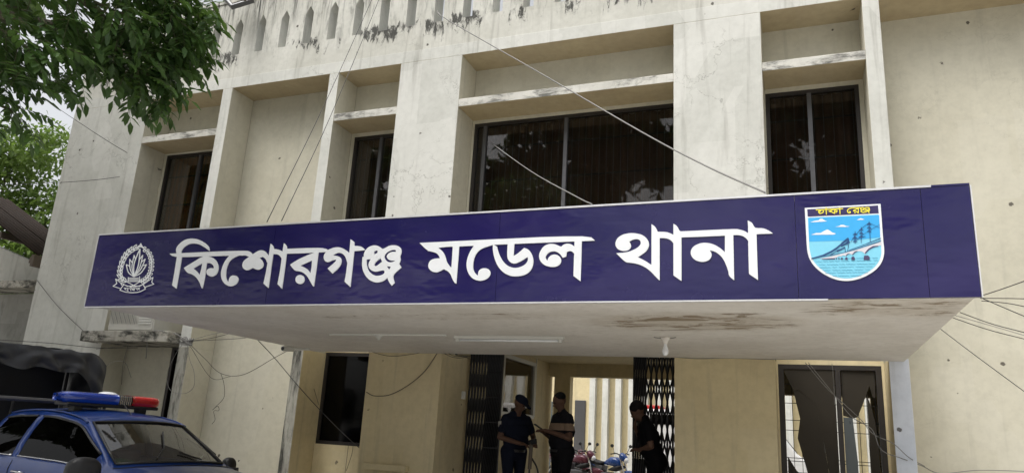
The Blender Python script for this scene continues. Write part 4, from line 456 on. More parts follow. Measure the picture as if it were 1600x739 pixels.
 "crest":[[-13396,6961,-13389,6960,-13384,6956,-13337,6899,-13291,6869,-13287,6868,-13281,6874,-13255,6881,-13230,6873,-13221,6868,-13205,6848,-13204,6842,-13211,6823,-13235,6814,-13237,6812,-13234,6810,-13225,6807,-13214,6807,-13187,6792,-13184,6794,-13177,6813,-13156,6821,-13146,6821,-13117,6811,-13099,6787,-13105,6766,-13119,6758,-13103,6739,-13099,6739,-13092,6752,-13065,6759,-13035,6749,-13016,6726,-13017,6716,-13023,6701,-13053,6691,-13041,6671,-13038,6670,-13034,6675,-13024,6678,-13010,6682,-13004,6682,-12976,6672,-12958,6650,-12957,6646,-12960,6634,-12966,6624,-12990,6617,-13007,6620,-13007,6617,-13001,6602,-12999,6599,-12996,6599,-12967,6607,-12934,6596,-12918,6573,-12923,6552,-12927,6549,-12950,6541,-12971,6546,-12970,6534,-12968,6532,-12965,6532,-12942,6538,-12914,6529,-12906,6523,-12892,6503,-12897,6484,-12903,6479,-12926,6472,-12952,6480,-12955,6479,-12951,6455,-12946,6452,-12924,6457,-12896,6448,-12881,6432,-12876,6422,-12883,6402,-12902,6394,-12912,6392,-12942,6401,-12941,6376,-12938,6374,-12918,6378,-12890,6369,-12873,6350,-12870,6342,-12877,6322,-12902,6313,-12933,6322,-12943,6329,-12946,6329,-12946,6325,-12938,6321,-12935,6317,-12941,6294,-12939,6292,-12926,6294,-12898,6285,-12881,6264,-12879,6257,-12886,6238,-12911,6230,-12919,6230,-12940,6237,-12950,6244,-12954,6243,-12965,6227,-12938,6219,-12929,6214,-12913,6194,-12915,6180,-12921,6169,-12943,6161,-12951,6162,-12977,6168,-12958,6146,-12956,6135,-12954,6134,-12862,6189,-12856,6191,-12849,6188,-12845,6184,-12844,6178,-12851,6079,-12790,6040,-12786,6036,-12786,6031,-12788,6028,-12798,6025,-13019,5966,-13021,5965,-13021,5962,-12997,5935,-12997,5930,-13001,5927,-13075,5893,-13113,5878,-13158,5865,-13216,5856,-13273,5851,-13327,5848,-13401,5850,-13479,5856,-13541,5864,-13586,5872,-13646,5886,-13741,5911,-13750,5916,-13752,5922,-13739,5944,-13740,5948,-13963,6002,-13971,6004,-13976,6009,-13977,6014,-13974,6018,-13886,6072,-13938,6169,-13938,6174,-13934,6178,-13927,6178,-13918,6174,-13743,6079,-13740,6078,-13732,6083,-13725,6082,-13629,6042,-13585,6027,-13554,6019,-13502,6010,-13404,6018,-13396,6020,-13420,6031,-13587,6094,-13643,6081,-13667,6080,-13683,6083,-13706,6089,-13737,6100,-13764,6113,-13820,6129,-13868,6152,-13871,6159,-13866,6164,-13823,6173,-13791,6176,-13829,6186,-13859,6201,-13896,6229,-13929,6267,-13927,6273,-13920,6275,-13856,6262,-13885,6280,-13907,6303,-13931,6342,-13942,6368,-13941,6374,-13935,6376,-13926,6375,-13880,6352,-13849,6332,-13844,6334,-13850,6339,-13888,6362,-13903,6375,-13913,6387,-13930,6424,-13935,6442,-13937,6473,-13930,6477,-13920,6474,-13882,6448,-13851,6420,-13847,6421,-13836,6434,-13837,6436,-13845,6437,-13851,6440,-13883,6465,-13894,6475,-13908,6492,-13916,6508,-13921,6535,-13922,6551,-13919,6581,-13916,6585,-13911,6586,-13900,6581,-13867,6552,-13841,6523,-13837,6522,-13824,6533,-13823,6535,-13833,6537,-13839,6540,-13872,6572,-13887,6592,-13892,6605,-13894,6618,-13892,6658,-13883,6684,-13879,6687,-13872,6686,-13864,6682,-13843,6659,-13815,6619,-13811,6619,-13799,6626,-13800,6628,-13809,6633,-13838,6669,-13846,6684,-13849,6708,-13845,6734,-13838,6752,-13827,6774,-13821,6778,-13814,6777,-13806,6772,-13786,6742,-13769,6706,-13765,6704,-13762,6706,-13762,6710,-13781,6748,-13785,6765,-13785,6774,-13780,6793,-13769,6813,-13741,6844,-13731,6846,-13723,6842,-13707,6807,-13705,6832,-13695,6851,-13672,6876,-13643,6896,-13634,6898,-13624,6892,-13619,6872,-13616,6849,-13617,6822,-13613,6820,-13595,6820,-13600,6857,-13598,6878,-13589,6895,-13568,6913,-13549,6924,-13516,6939,-13509,6940,-13502,6937,-13498,6930,-13498,6908,-13500,6890,-13507,6867,-13504,6864,-13498,6864,-13462,6896,-13417,6920,-13403,6956],[-13526,6913,-13554,6897,-13571,6882,-13577,6866,-13577,6853,-13575,6849,-13534,6865,-13521,6898,-13520,6912,-13522,6913],[-13254,6865,-13266,6860,-13268,6855,-13258,6845,-13257,6835,-13243,6830,-13228,6835,-13225,6847,-13235,6860,-13249,6864],[-13371,6865,-13423,6861,-13439,6855,-13438,6852,-13410,6842,-13407,6836,-13410,6830,-13446,6813,-13467,6806,-13491,6801,-13516,6799,-13541,6780,-13557,6770,-13581,6760,-13606,6753,-13634,6724,-13651,6713,-13674,6702,-13694,6667,-13704,6655,-13724,6640,-13733,6596,-13746,6571,-13759,6556,-13757,6547,-13758,6508,-13768,6479,-13779,6462,-13771,6432,-13770,6414,-13771,6389,-13780,6365,-13772,6346,-13764,6315,-13763,6300,-13767,6280,-13742,6242,-13736,6218,-13734,6218,-13726,6221,-13718,6219,-13675,6199,-13639,6177,-13625,6165,-13612,6151,-13604,6137,-13595,6113,-13566,6101,-13561,6101,-13566,6109,-13572,6198,-13571,6203,-13567,6205,-13557,6203,-13551,6194,-13546,6192,-13264,6186,-13257,6184,-13253,6179,-13253,6174,-13261,6172,-13548,6178,-13551,6176,-13551,6170,-13549,6167,-13545,6165,-13257,6159,-13249,6156,-13246,6150,-13248,6146,-13255,6145,-13545,6151,-13549,6149,-13549,6142,-13547,6139,-13544,6138,-13252,6132,-13239,6128,-13228,6137,-13255,6209,-13253,6215,-13245,6216,-13238,6212,-13234,6205,-13210,6142,-13207,6140,-13184,6133,-13181,6151,-13175,6162,-13150,6169,-13126,6164,-13121,6186,-13117,6191,-13093,6199,-13077,6197,-13083,6211,-13078,6229,-13073,6233,-13052,6239,-13043,6239,-13017,6230,-13003,6214,-12999,6213,-12988,6229,-12997,6229,-13006,6231,-13024,6237,-13031,6242,-13046,6262,-13041,6283,-13031,6289,-13011,6294,-12982,6285,-12969,6273,-12960,6295,-12961,6302,-12982,6297,-13011,6307,-13017,6312,-13031,6331,-13025,6353,-13002,6362,-12993,6362,-12959,6351,-12959,6371,-12959,6374,-12962,6376,-12985,6371,-13013,6380,-13019,6384,-13033,6404,-13028,6425,-13022,6430,-13000,6436,-12967,6427,-12965,6429,-12967,6447,-12969,6450,-12995,6445,-13022,6453,-13029,6457,-13044,6478,-13039,6500,-13025,6508,-13045,6517,-13061,6537,-13062,6543,-13057,6560,-13053,6564,-13030,6572,-13004,6566,-13011,6586,-13014,6587,-13018,6582,-13040,6575,-13049,6576,-13077,6585,-13094,6608,-13092,6622,-13087,6633,-13062,6641,-13040,6636,-13049,6655,-13053,6657,-13059,6648,-13083,6640,-13093,6642,-13118,6651,-13136,6674,-13134,6691,-13146,6693,-13172,6703,-13191,6726,-13185,6749,-13164,6757,-13164,6762,-13197,6783,-13204,6786,-13204,6778,-13209,6761,-13214,6756,-13239,6749,-13269,6758,-13277,6766,-13290,6786,-13284,6807,-13265,6813,-13264,6816,-13326,6851,-13359,6864],[-13644,6869,-13662,6856,-13679,6833,-13684,6817,-13681,6801,-13678,6795,-13674,6796,-13663,6806,-13642,6818,-13638,6852,-13640,6866],[-13520,6846,-13554,6827,-13546,6823,-13525,6817,-13507,6817,-13490,6819,-13461,6828,-13447,6836,-13453,6839,-13471,6842,-13495,6834,-13502,6833,-13510,6837,-13516,6845],[-13391,6834,-13379,6832,-13373,6828,-13370,6822,-13348,6711,-13336,6623,-13333,6622,-13331,6624,-13281,6688,-13274,6691,-13264,6688,-13260,6684,-13258,6678,-13258,6555,-13253,6556,-13183,6602,-13171,6602,-13166,6599,-13163,6594,-13176,6537,-13198,6465,-13192,6464,-13115,6480,-13103,6476,-13098,6467,-13126,6404,-13162,6345,-13190,6304,-13215,6280,-13241,6263,-13261,6253,-13299,6238,-13381,6210,-13399,6199,-13406,6199,-13545,6265,-13569,6279,-13600,6303,-13629,6337,-13673,6409,-13692,6446,-13710,6489,-13707,6495,-13697,6497,-13610,6467,-13605,6467,-13632,6565,-13639,6600,-13639,6610,-13630,6614,-13620,6611,-13545,6546,-13540,6544,-13538,6611,-13531,6695,-13528,6698,-13522,6699,-13516,6698,-13510,6694,-13471,6635,-13467,6631,-13465,6632,-13428,6751,-13399,6827],[-13146,6806,-13160,6801,-13164,6789,-13153,6777,-13136,6771,-13123,6776,-13119,6789,-13129,6800],[-13253,6800,-13266,6795,-13269,6783,-13259,6770,-13243,6765,-13228,6770,-13224,6781,-13234,6794],[-13736,6816,-13741,6814,-13749,6802,-13763,6772,-13763,6763,-13760,6752,-13752,6736,-13748,6737,-13739,6749,-13723,6764,-13726,6798,-13732,6814],[-13604,6803,-13623,6801,-13651,6777,-13646,6775,-13613,6775,-13602,6773,-13566,6788,-13553,6797,-13554,6800,-13576,6803],[-13701,6791,-13703,6788,-13701,6773,-13697,6770,-13695,6774],[-13390,6763,-13411,6708,-13445,6589,-13455,6542,-13460,6495,-13459,6459,-13454,6422,-13434,6343,-13413,6277,-13407,6267,-13395,6299,-13369,6380,-13361,6419,-13354,6474,-13355,6531,-13362,6594,-13379,6722,-13386,6755],[-13066,6743,-13078,6738,-13080,6726,-13071,6714,-13054,6709,-13040,6713,-13036,6725,-13046,6738,-13061,6743],[-13153,6743,-13168,6738,-13171,6726,-13162,6714,-13144,6708,-13130,6713,-13126,6724,-13136,6737],[-13657,6757,-13700,6749,-13723,6719,-13717,6718,-13678,6722,-13666,6728,-13643,6744,-13636,6752,-13637,6755,-13641,6756],[-13813,6746,-13818,6741,-13824,6725,-13827,6694,-13821,6679,-13807,6661,-13805,6662,-13788,6694,-13799,6726],[-13106,6718,-13109,6707,-13093,6705,-13093,6707,-13100,6716,-13103,6718],[-13101,6690,-13113,6685,-13116,6673,-13107,6662,-13088,6656,-13075,6660,-13071,6673,-13082,6685,-13095,6690],[-13712,6700,-13741,6693,-13762,6683,-13767,6666,-13776,6651,-13775,6648,-13749,6651,-13732,6659,-13717,6675,-13703,6695,-13703,6699],[-13007,6666,-13019,6662,-13021,6650,-13012,6638,-12995,6632,-12981,6637,-12977,6649,-12987,6662,-13002,6667],[-13509,6650,-13514,6604,-13514,6525,-13512,6475,-13508,6442,-13499,6408,-13491,6387,-13474,6351,-13460,6327,-13461,6341,-13481,6415,-13489,6473,-13487,6530,-13474,6599,-13503,6646,-13507,6651],[-13285,6642,-13313,6606,-13330,6578,-13325,6499,-13327,6439,-13338,6383,-13356,6318,-13356,6312,-13344,6330,-13316,6382,-13303,6413,-13295,6443,-13288,6490,-13282,6583,-13282,6635,-13282,6641],[-13868,6655,-13872,6633,-13869,6603,-13861,6587,-13853,6578,-13843,6569,-13831,6606,-13854,6643,-13863,6654],[-13060,6625,-13072,6620,-13074,6608,-13065,6596,-13048,6591,-13034,6595,-13031,6608,-13040,6620,-13055,6625],[-13753,6622,-13777,6614,-13804,6597,-13810,6560,-13804,6560,-13783,6566,-13769,6578,-13753,6610,-13750,6619],[-12967,6591,-12978,6586,-12981,6574,-12971,6562,-12955,6557,-12941,6562,-12938,6574,-12947,6586,-12962,6591],[-13200,6564,-13240,6538,-13261,6519,-13268,6450,-13279,6406,-13294,6368,-13331,6300,-13325,6303,-13308,6320,-13282,6349,-13262,6378,-13249,6401,-13235,6436,-13205,6526,-13196,6560,-13197,6564],[-13027,6556,-13039,6551,-13041,6538,-13032,6527,-13015,6522,-13001,6526,-12998,6538,-13008,6551,-13022,6556],[-13606,6572,-13608,6566,-13592,6505,-13571,6439,-13556,6401,-13539,6370,-13521,6346,-13495,6316,-13462,6284,-13465,6292,-13503,6361,-13523,6408,-13535,6457,-13539,6513,-13577,6549],[-13897,6554,-13899,6550,-13899,6533,-13895,6512,-13890,6500,-13877,6482,-13863,6471,-13858,6469,-13854,6507,-13875,6535,-13891,6551],[-12942,6522,-12953,6517,-12956,6505,-12946,6493,-12929,6488,-12916,6493,-12912,6505,-12923,6518,-12937,6522],[-12987,6513,-12997,6508,-12982,6502,-12980,6504,-12982,6510,-12984,6513],[-13785,6531,-13811,6516,-13828,6501,-13826,6484,-13827,6465,-13826,6462,-13804,6470,-13790,6486,-13780,6518,-13780,6530,-13781,6532],[-13008,6494,-13020,6490,-13024,6478,-13015,6466,-12998,6460,-12983,6465,-12980,6477,-12990,6489],[-13142,6452,-13192,6442,-13208,6436,-13228,6388,-13249,6352,-13281,6313,-13337,6260,-13348,6246,-13312,6257,-13265,6277,-13245,6289,-13220,6311,-13194,6343,-13157,6405,-13136,6449,-13137,6452],[-13672,6467,-13672,6461,-13651,6418,-13611,6350,-13587,6320,-13567,6302,-13542,6286,-13487,6258,-13455,6245,-13456,6249,-13532,6328,-13556,6359,-13577,6395,-13596,6439,-13631,6454],[-12923,6442,-12937,6437,-12940,6425,-12932,6414,-12915,6408,-12900,6412,-12896,6424,-12906,6437],[-13912,6445,-13908,6424,-13894,6392,-13877,6375,-13857,6363,-13855,6366,-13860,6385,-13860,6402,-13893,6434,-13906,6445],[-12998,6420,-13010,6415,-13013,6403,-13004,6392,-12986,6386,-12973,6391,-12970,6404,-12979,6415,-12993,6420],[-13797,6437,-13814,6425,-13834,6401,-13827,6373,-13825,6370,-13808,6387,-13797,6389,-13795,6391,-13792,6423,-13794,6435],[-12917,6362,-12931,6358,-12934,6346,-12924,6333,-12907,6329,-12893,6334,-12890,6346,-12900,6358],[-12996,6347,-13008,6342,-13010,6330,-13001,6318,-12984,6313,-12971,6317,-12967,6330,-12977,6342,-12991,6347],[-13802,6349,-13815,6340,-13822,6322,-13821,6320,-13812,6321,-13806,6319,-13787,6304,-13786,6318,-13793,6343,-13796,6349],[-13910,6348,-13911,6345,-13904,6332,-13879,6297,-13868,6288,-13857,6281,-13840,6274,-13834,6273,-13850,6312,-13877,6332,-13901,6345],[-12929,6278,-12940,6274,-12943,6262,-12934,6250,-12916,6245,-12902,6250,-12899,6263,-12910,6274,-12922,6278],[-13008,6278,-13023,6274,-13026,6262,-13017,6249,-13000,6244,-12985,6249,-12982,6261,-12992,6273],[-13802,6290,-13805,6281,-13804,6276,-13800,6277,-13795,6283,-13798,6288],[-13781,6265,-13797,6250,-13798,6246,-13763,6232,-13762,6236,-13767,6247,-13776,6262],[-13890,6252,-13890,6249,-13877,6236,-13840,6208,-13819,6199,-13803,6195,-13798,6196,-13807,6211,-13822,6230,-13858,6244],[-13046,6224,-13059,6219,-13062,6207,-13053,6196,-13036,6190,-13022,6195,-13018,6207,-13027,6219],[-12960,6210,-12973,6205,-12976,6193,-12966,6181,-12950,6176,-12936,6181,-12933,6193,-12942,6205],[-12994,6185,-13001,6179,-13001,6176,-12986,6170,-12978,6169,-12990,6184],[-13088,6184,-13101,6179,-13105,6167,-13095,6155,-13078,6150,-13064,6155,-13061,6166,-13070,6178],[-13742,6198,-13750,6173,-13706,6156,-13723,6187,-13737,6197],[-13702,6193,-13688,6172,-13680,6154,-13670,6143,-13622,6121,-13621,6126,-13628,6141,-13640,6155,-13677,6182,-13698,6192],[-12872,6160,-13047,6053,-13081,6033,-13081,6028,-13038,5982,-13033,5981,-13016,5985,-12820,6038,-12822,6042,-12867,6068,-12874,6075,-12867,6157,-12868,6160],[-13005,6160,-13017,6155,-13020,6143,-13011,6132,-12993,6127,-12980,6131,-12976,6143,-12986,6155,-12999,6160],[-13146,6154,-13159,6150,-13163,6138,-13154,6126,-13136,6120,-13122,6125,-13119,6137,-13129,6149],[-13780,6158,-13816,6156,-13829,6153,-13829,6151,-13807,6141,-13788,6137,-13742,6145,-13759,6157],[-13043,6139,-13056,6131,-13036,6122,-13018,6097,-13014,6097,-12996,6107,-12994,6111,-13022,6121,-13036,6138,-13039,6139],[-13901,6145,-13900,6141,-13862,6069,-13861,6064,-13866,6059,-13937,6016,-13938,6013,-13728,5960,-13678,6038,-13677,6043,-13712,6059,-13730,6065,-13730,6061,-13705,6028,-13706,6024,-13709,6021,-13720,6022,-13727,6027,-13762,6071,-13896,6144],[-13200,6123,-13202,6120,-13198,6110,-13190,6103,-13188,6095,-13186,6093,-13180,6096,-13178,6107,-13187,6119],[-13066,6117,-13080,6112,-13083,6100,-13074,6089,-13057,6084,-13043,6089,-13039,6101,-13048,6112],[-13545,6124,-13547,6122,-13546,6117,-13538,6114,-13249,6108,-13243,6110,-13242,6115,-13244,6117,-13248,6117],[-13682,6124,-13717,6114,-13720,6112,-13718,6110,-13691,6101,-13669,6097,-13652,6098,-13635,6102,-13636,6104,-13659,6114,-13674,6124],[-13556,6099,-13541,6091,-13369,6027,-13248,6085,-13237,6092,-13248,6093],[-13126,6090,-13138,6085,-13140,6073,-13131,6061,-13114,6056,-13100,6061,-13097,6074,-13107,6085,-13121,6090],[-13164,6083,-13191,6075,-13213,6080,-13219,6080,-13338,6022,-13340,6019,-13240,6006,-13195,6014,-13155,6026,-13124,6039,-13121,6042,-13144,6052,-13159,6071,-13161,6082],[-13106,6024,-13143,6008,-13174,5998,-13173,5988,-13179,5985,-13223,5989,-13271,5984,-13323,5980,-13381,5980,-13420,5983,-13423,5982,-13408,5960,-13401,5957,-13269,5960,-13177,5965,-13172,5961,-13171,5956,-13173,5954,-13182,5952,-13184,5949,-13170,5919,-13171,5915,-13175,5914,-13181,5915,-13185,5918,-13200,5948,-13204,5951,-13274,5947,-13318,5946,-13322,5943,-13312,5903,-13314,5899,-13321,5898,-13328,5903,-13334,5921,-13338,5919,-13344,5907,-13349,5906,-13356,5907,-13388,5917,-13393,5920,-13395,5926,-13387,5941,-13388,5944,-13414,5944,-13417,5939,-13412,5904,-13415,5900,-13420,5899,-13425,5901,-13429,5905,-13434,5940,-13436,5942,-13509,5948,-13512,5946,-13500,5912,-13500,5906,-13484,5899,-13482,5892,-13485,5890,-13492,5890,-13526,5897,-13534,5901,-13535,5907,-13530,5909,-13518,5909,-13516,5911,-13531,5949,-13542,5952,-13572,5954,-13576,5953,-13582,5946,-13586,5941,-13584,5938,-13554,5928,-13550,5924,-13549,5918,-13558,5917,-13605,5933,-13609,5940,-13598,5955,-13603,5958,-13635,5962,-13640,5966,-13639,5971,-13635,5973,-13625,5972,-13451,5956,-13425,5957,-13426,5961,-13436,5974,-13441,5975,-13458,5969,-13466,5970,-13470,5976,-13460,5984,-13463,5987,-13516,5994,-13554,5992,-13559,5995,-13564,6003,-13611,6016,-13653,6032,-13687,5983,-13722,5925,-13717,5923,-13650,5904,-13581,5888,-13511,5877,-13444,5870,-13404,5868,-13308,5867,-13229,5873,-13190,5879,-13158,5885,-13122,5895,-13090,5908,-13026,5939,-13029,5945,-13099,6022,-13102,6024],[-13364,6009,-13374,6006,-13411,6001,-13388,5999,-13326,5999,-13324,6000,-13326,6002,-13352,6005],[-13214,5944,-13206,5942,-13203,5935,-13220,5915,-13226,5911,-13235,5913,-13264,5929,-13270,5934,-13269,5939,-13262,5941,-13236,5928,-13232,5927,-13219,5942],[-13361,5945,-13366,5942,-13374,5928,-13371,5925,-13359,5921,-13355,5923,-13348,5943,-13351,5945]],
 "shield":[[1178,6977,1185,6977,1186,6968,1184,6513,1185,6383,1188,6325,1188,6296,1187,6275,1184,6231,1178,6196,1169,6162,1160,6134,1149,6109,1137,6085,1123,6062,1107,6039,1090,6019,1066,5993,1046,5975,1023,5956,974,5923,921,5893,870,5870,812,5850,776,5840,742,5833,695,5828,646,5828,602,5832,576,5837,542,5845,523,5851,488,5865,447,5884,427,5895,378,5925,331,5961,289,6000,270,6020,244,6052,221,6084,208,6106,192,6136,179,6165,168,6198,160,6230,154,6264,151,6286,147,6328,145,6412,142,6964,143,6975]],
 "shield_picture":[[1137,6816,1149,6815,1150,6807,1148,6513,1149,6401,1150,6299,1148,6251,1144,6216,1137,6187,1127,6153,1116,6126,1103,6102,1090,6081,1078,6064,1060,6041,1038,6018,1019,6001,1003,5988,975,5968,948,5951,900,5924,851,5902,803,5884,758,5873,736,5868,708,5865,686,5864,642,5865,609,5868,560,5878,536,5886,509,5896,470,5914,446,5927,403,5953,378,5971,354,5990,314,6027,283,6060,266,6080,241,6117,221,6154,206,6190,200,6210,194,6237,186,6292,181,6358,180,6449,178,6776,177,6809,178,6815,184,6816]],
 "shield_header":[[1139,6954,1149,6954,1150,6949,1152,6841,1152,6834,1150,6832,185,6833,180,6833,179,6835,177,6937,177,6948,180,6950]],
 "shield_sky":[[1137,6804,1152,6804,1154,6801,1152,6600,1146,6470,1146,6468,1145,6466,797,6435,198,6439,182,6440,180,6441,188,6802,189,6811]],
 "shield_cloud":[[908,6768,912,6768,916,6767,955,6747,957,6745,867,6743,852,6744,888,6765],[349,6790,382,6789,398,6769,440,6748,444,6746,445,6745,228,6740,214,6741,272,6761,331,6768],[636,6681,670,6677,701,6659,754,6650,746,6649,689,6646,552,6653,551,6653,555,6654,606,6663],[440,6617,443,6617,473,6599,506,6569,557,6548,554,6546,532,6536,517,6535,237,6544,214,6545,287,6569,346,6567,406,6601]],
 "shield_bridge":[[1151,6397,1153,6398,1154,6396,1154,6351,1153,6345,1093,6337,1030,6314,977,6278,938,6224,922,6224,918,6241,882,6266,838,6268,802,6254,769,6216,757,6217,740,6230,718,6235,692,6219,678,6200,635,6215,616,6197,581,6202,544,6179,474,6167,314,6169,309,6170,474,6201,629,6237,845,6296]],
 "shield_pier":[[1100,6340,1110,6340,1112,6339,1114,6334,1111,6330,1049,6316,991,6283,939,6229,932,6228,929,6232,929,6237,932,6242,980,6300,983,6302,1046,6338],[828,6271,830,6271,833,6269,833,6266,832,6263,801,6248,768,6214,764,6213,761,6216,760,6220,762,6224,794,6261,798,6263],[719,6237,724,6237,725,6234,724,6232,699,6220,681,6200,678,6200,675,6202,675,6205,676,6208,693,6230],[964,6199,967,6200,968,6199,991,6170,986,6129,983,6128,908,6131,908,6135,916,6196],[773,6190,778,6190,792,6166,790,6135,788,6134,744,6136,744,6142,750,6183,753,6185],[684,6182,687,6179,696,6165,694,6142,692,6141,662,6142,661,6150,664,6173],[621,6176,626,6176,628,6175,630,6148,628,6147,606,6148,606,6152,609,6175],[571,6176,585,6175,585,6151,584,6149,571,6149,569,6150],[540,6174,550,6173,550,6154,549,6152,540,6152,538,6153],[505,6171,525,6171,525,6156,524,6154,350,6159,341,6165,349,6167,469,6172]],
 "shield_truss":[[1013,6717,1016,6717,1019,6715,1019,6696,1020,6693,1109,6635,1155,6661,1157,6661,1158,6660,1154,6656,1118,6635,1114,6632,1152,6607,1155,6605,1154,6603,1151,6604,1109,6630,1018,6578,1018,6574,1035,6556,1036,6553,1035,6550,1032,6549,1019,6558,1018,6559,1017,6557,1018,6551,1024,6550,1025,6548,1023,6545,1018,6544,1017,6542,1016,6403,1022,6404,1149,6454,1153,6454,1155,6452,1156,6449,1155,6444,1150,6441,858,6331,731,6285,726,6284,724,6284,723,6288,725,6290,851,6336,1009,6399,1008,6404,1010,6544,1009,6545,988,6546,986,6547,985,6550,988,6552,1010,6552,1010,6564,1006,6567,979,6552,906,6499,908,6496,918,6485,948,6487,954,6486,955,6484,954,6482,952,6481,925,6479,926,6473,923,6471,911,6479,900,6478,900,6473,914,6472,915,6469,913,6466,900,6467,899,6465,894,6390,892,6386,889,6386,887,6389,891,6466,890,6467,876,6468,875,6471,826,6428,827,6425,841,6411,841,6408,840,6406,837,6405,818,6419,816,6420,815,6419,814,6407,828,6406,830,6405,830,6403,827,6401,814,6401,812,6388,811,6386,808,6385,806,6388,805,6401,792,6402,790,6404,791,6406,793,6408,806,6408,807,6411,806,6420,784,6407,781,6408,780,6410,780,6412,783,6416,808,6437,809,6453,808,6455,795,6456,793,6457,792,6460,787,6460,756,6408,753,6406,751,6409,780,6459,779,6460,772,6462,770,6464,771,6466,772,6467,783,6466,785,6469,804,6499,810,6508,809,6509,797,6510,796,6512,798,6515,812,6514,813,6517,813,6527,790,6515,787,6515,786,6519,789,6523,814,6545,816,6569,817,6572,820,6573,823,6571,822,6546,830,6537,834,6534,875,6579,875,6580,872,6583,872,6587,900,6612,902,6635,903,6638,906,6639,908,6637,908,6616,908,6615,910,6616,1009,6694,1012,6697,1012,6714],[1020,6688,1021,6686,1042,6663,1043,6660,1041,6657,1038,6657,1021,6670,1019,6669,1019,6659,1030,6658,1032,6655,1032,6654,1029,6652,1018,6652,1019,6631,1038,6610,1039,6607,1038,6603,1035,6603,1018,6614,1018,6611,1019,6605,1027,6604,1028,6602,1026,6598,1018,6598,1018,6584,1105,6633,1095,6640],[1009,6673,985,6659,982,6661,982,6666,980,6665,911,6609,911,6607,932,6584,933,6581,931,6579,928,6579,907,6593,906,6581,920,6579,921,6578,922,6576,920,6574,905,6574,904,6558,928,6531,929,6528,928,6525,925,6525,904,6539,903,6527,916,6526,918,6524,918,6522,917,6520,902,6520,901,6503,903,6503,972,6552,979,6561,1002,6581,1005,6583,1010,6584,1011,6591,1010,6599,991,6600,989,6601,988,6603,991,6606,1010,6605,1010,6621,1008,6621,982,6606,980,6606,978,6609,979,6611,982,6614,1004,6634,1011,6638,1011,6646,1010,6653,994,6654,992,6656,993,6659,994,6659,1011,6659,1011,6672,1011,6673],[897,6593,891,6590,885,6583,885,6581,897,6581,899,6592,898,6594],[880,6577,838,6529,839,6526,847,6518,848,6516,847,6513,843,6512,830,6521,825,6514,835,6513,837,6511,836,6509,821,6509,820,6507,819,6491,845,6464,857,6463,867,6472,865,6475,861,6477,861,6481,869,6483,894,6505,894,6520,880,6522,878,6524,879,6526,881,6527,894,6527,895,6530,895,6540,873,6527,870,6527,868,6530,870,6534,897,6559,898,6572,897,6575],[810,6498,803,6485,811,6491,812,6497],[885,6477,880,6477,878,6474,879,6474,890,6473,892,6475,891,6477],[809,6474,797,6466,809,6465,810,6472],[818,6474,818,6465,828,6464,830,6465],[712,6475,720,6475,724,6472,727,6468,730,6441,734,6432,734,6429,731,6423,732,6418,740,6413,742,6407,741,6403,740,6399,734,6394,732,6392,729,6390,724,6390,719,6386,720,6342,704,6275,705,6273,854,6318,1146,6413,1152,6414,1155,6413,1157,6409,1156,6406,1154,6404,859,6310,706,6265,701,6264,698,6260,693,6262,670,6255,477,6212,455,6210,449,6208,441,6209,357,6201,206,6166,202,6167,198,6171,197,6177,199,6181,202,6183,356,6227,473,6283,547,6331,623,6397,625,6403,627,6406,708,6473],[834,6458,832,6454,817,6454,816,6439,821,6432,823,6432,828,6436,850,6456,849,6458],[709,6432,636,6378,628,6372,633,6373,676,6393,708,6426,711,6431,711,6432],[709,6383,626,6343,620,6343,616,6346,613,6350,612,6356,611,6356,558,6306,486,6260,386,6213,388,6212,449,6218,551,6279,554,6286,558,6290,666,6338,669,6337,672,6335,674,6329,674,6325,671,6319,675,6266,678,6265,695,6270,698,6273,711,6342,712,6382,711,6383],[663,6317,567,6266,561,6265,554,6269,551,6269,475,6222,480,6222,667,6262,668,6265,665,6300,664,6316]],
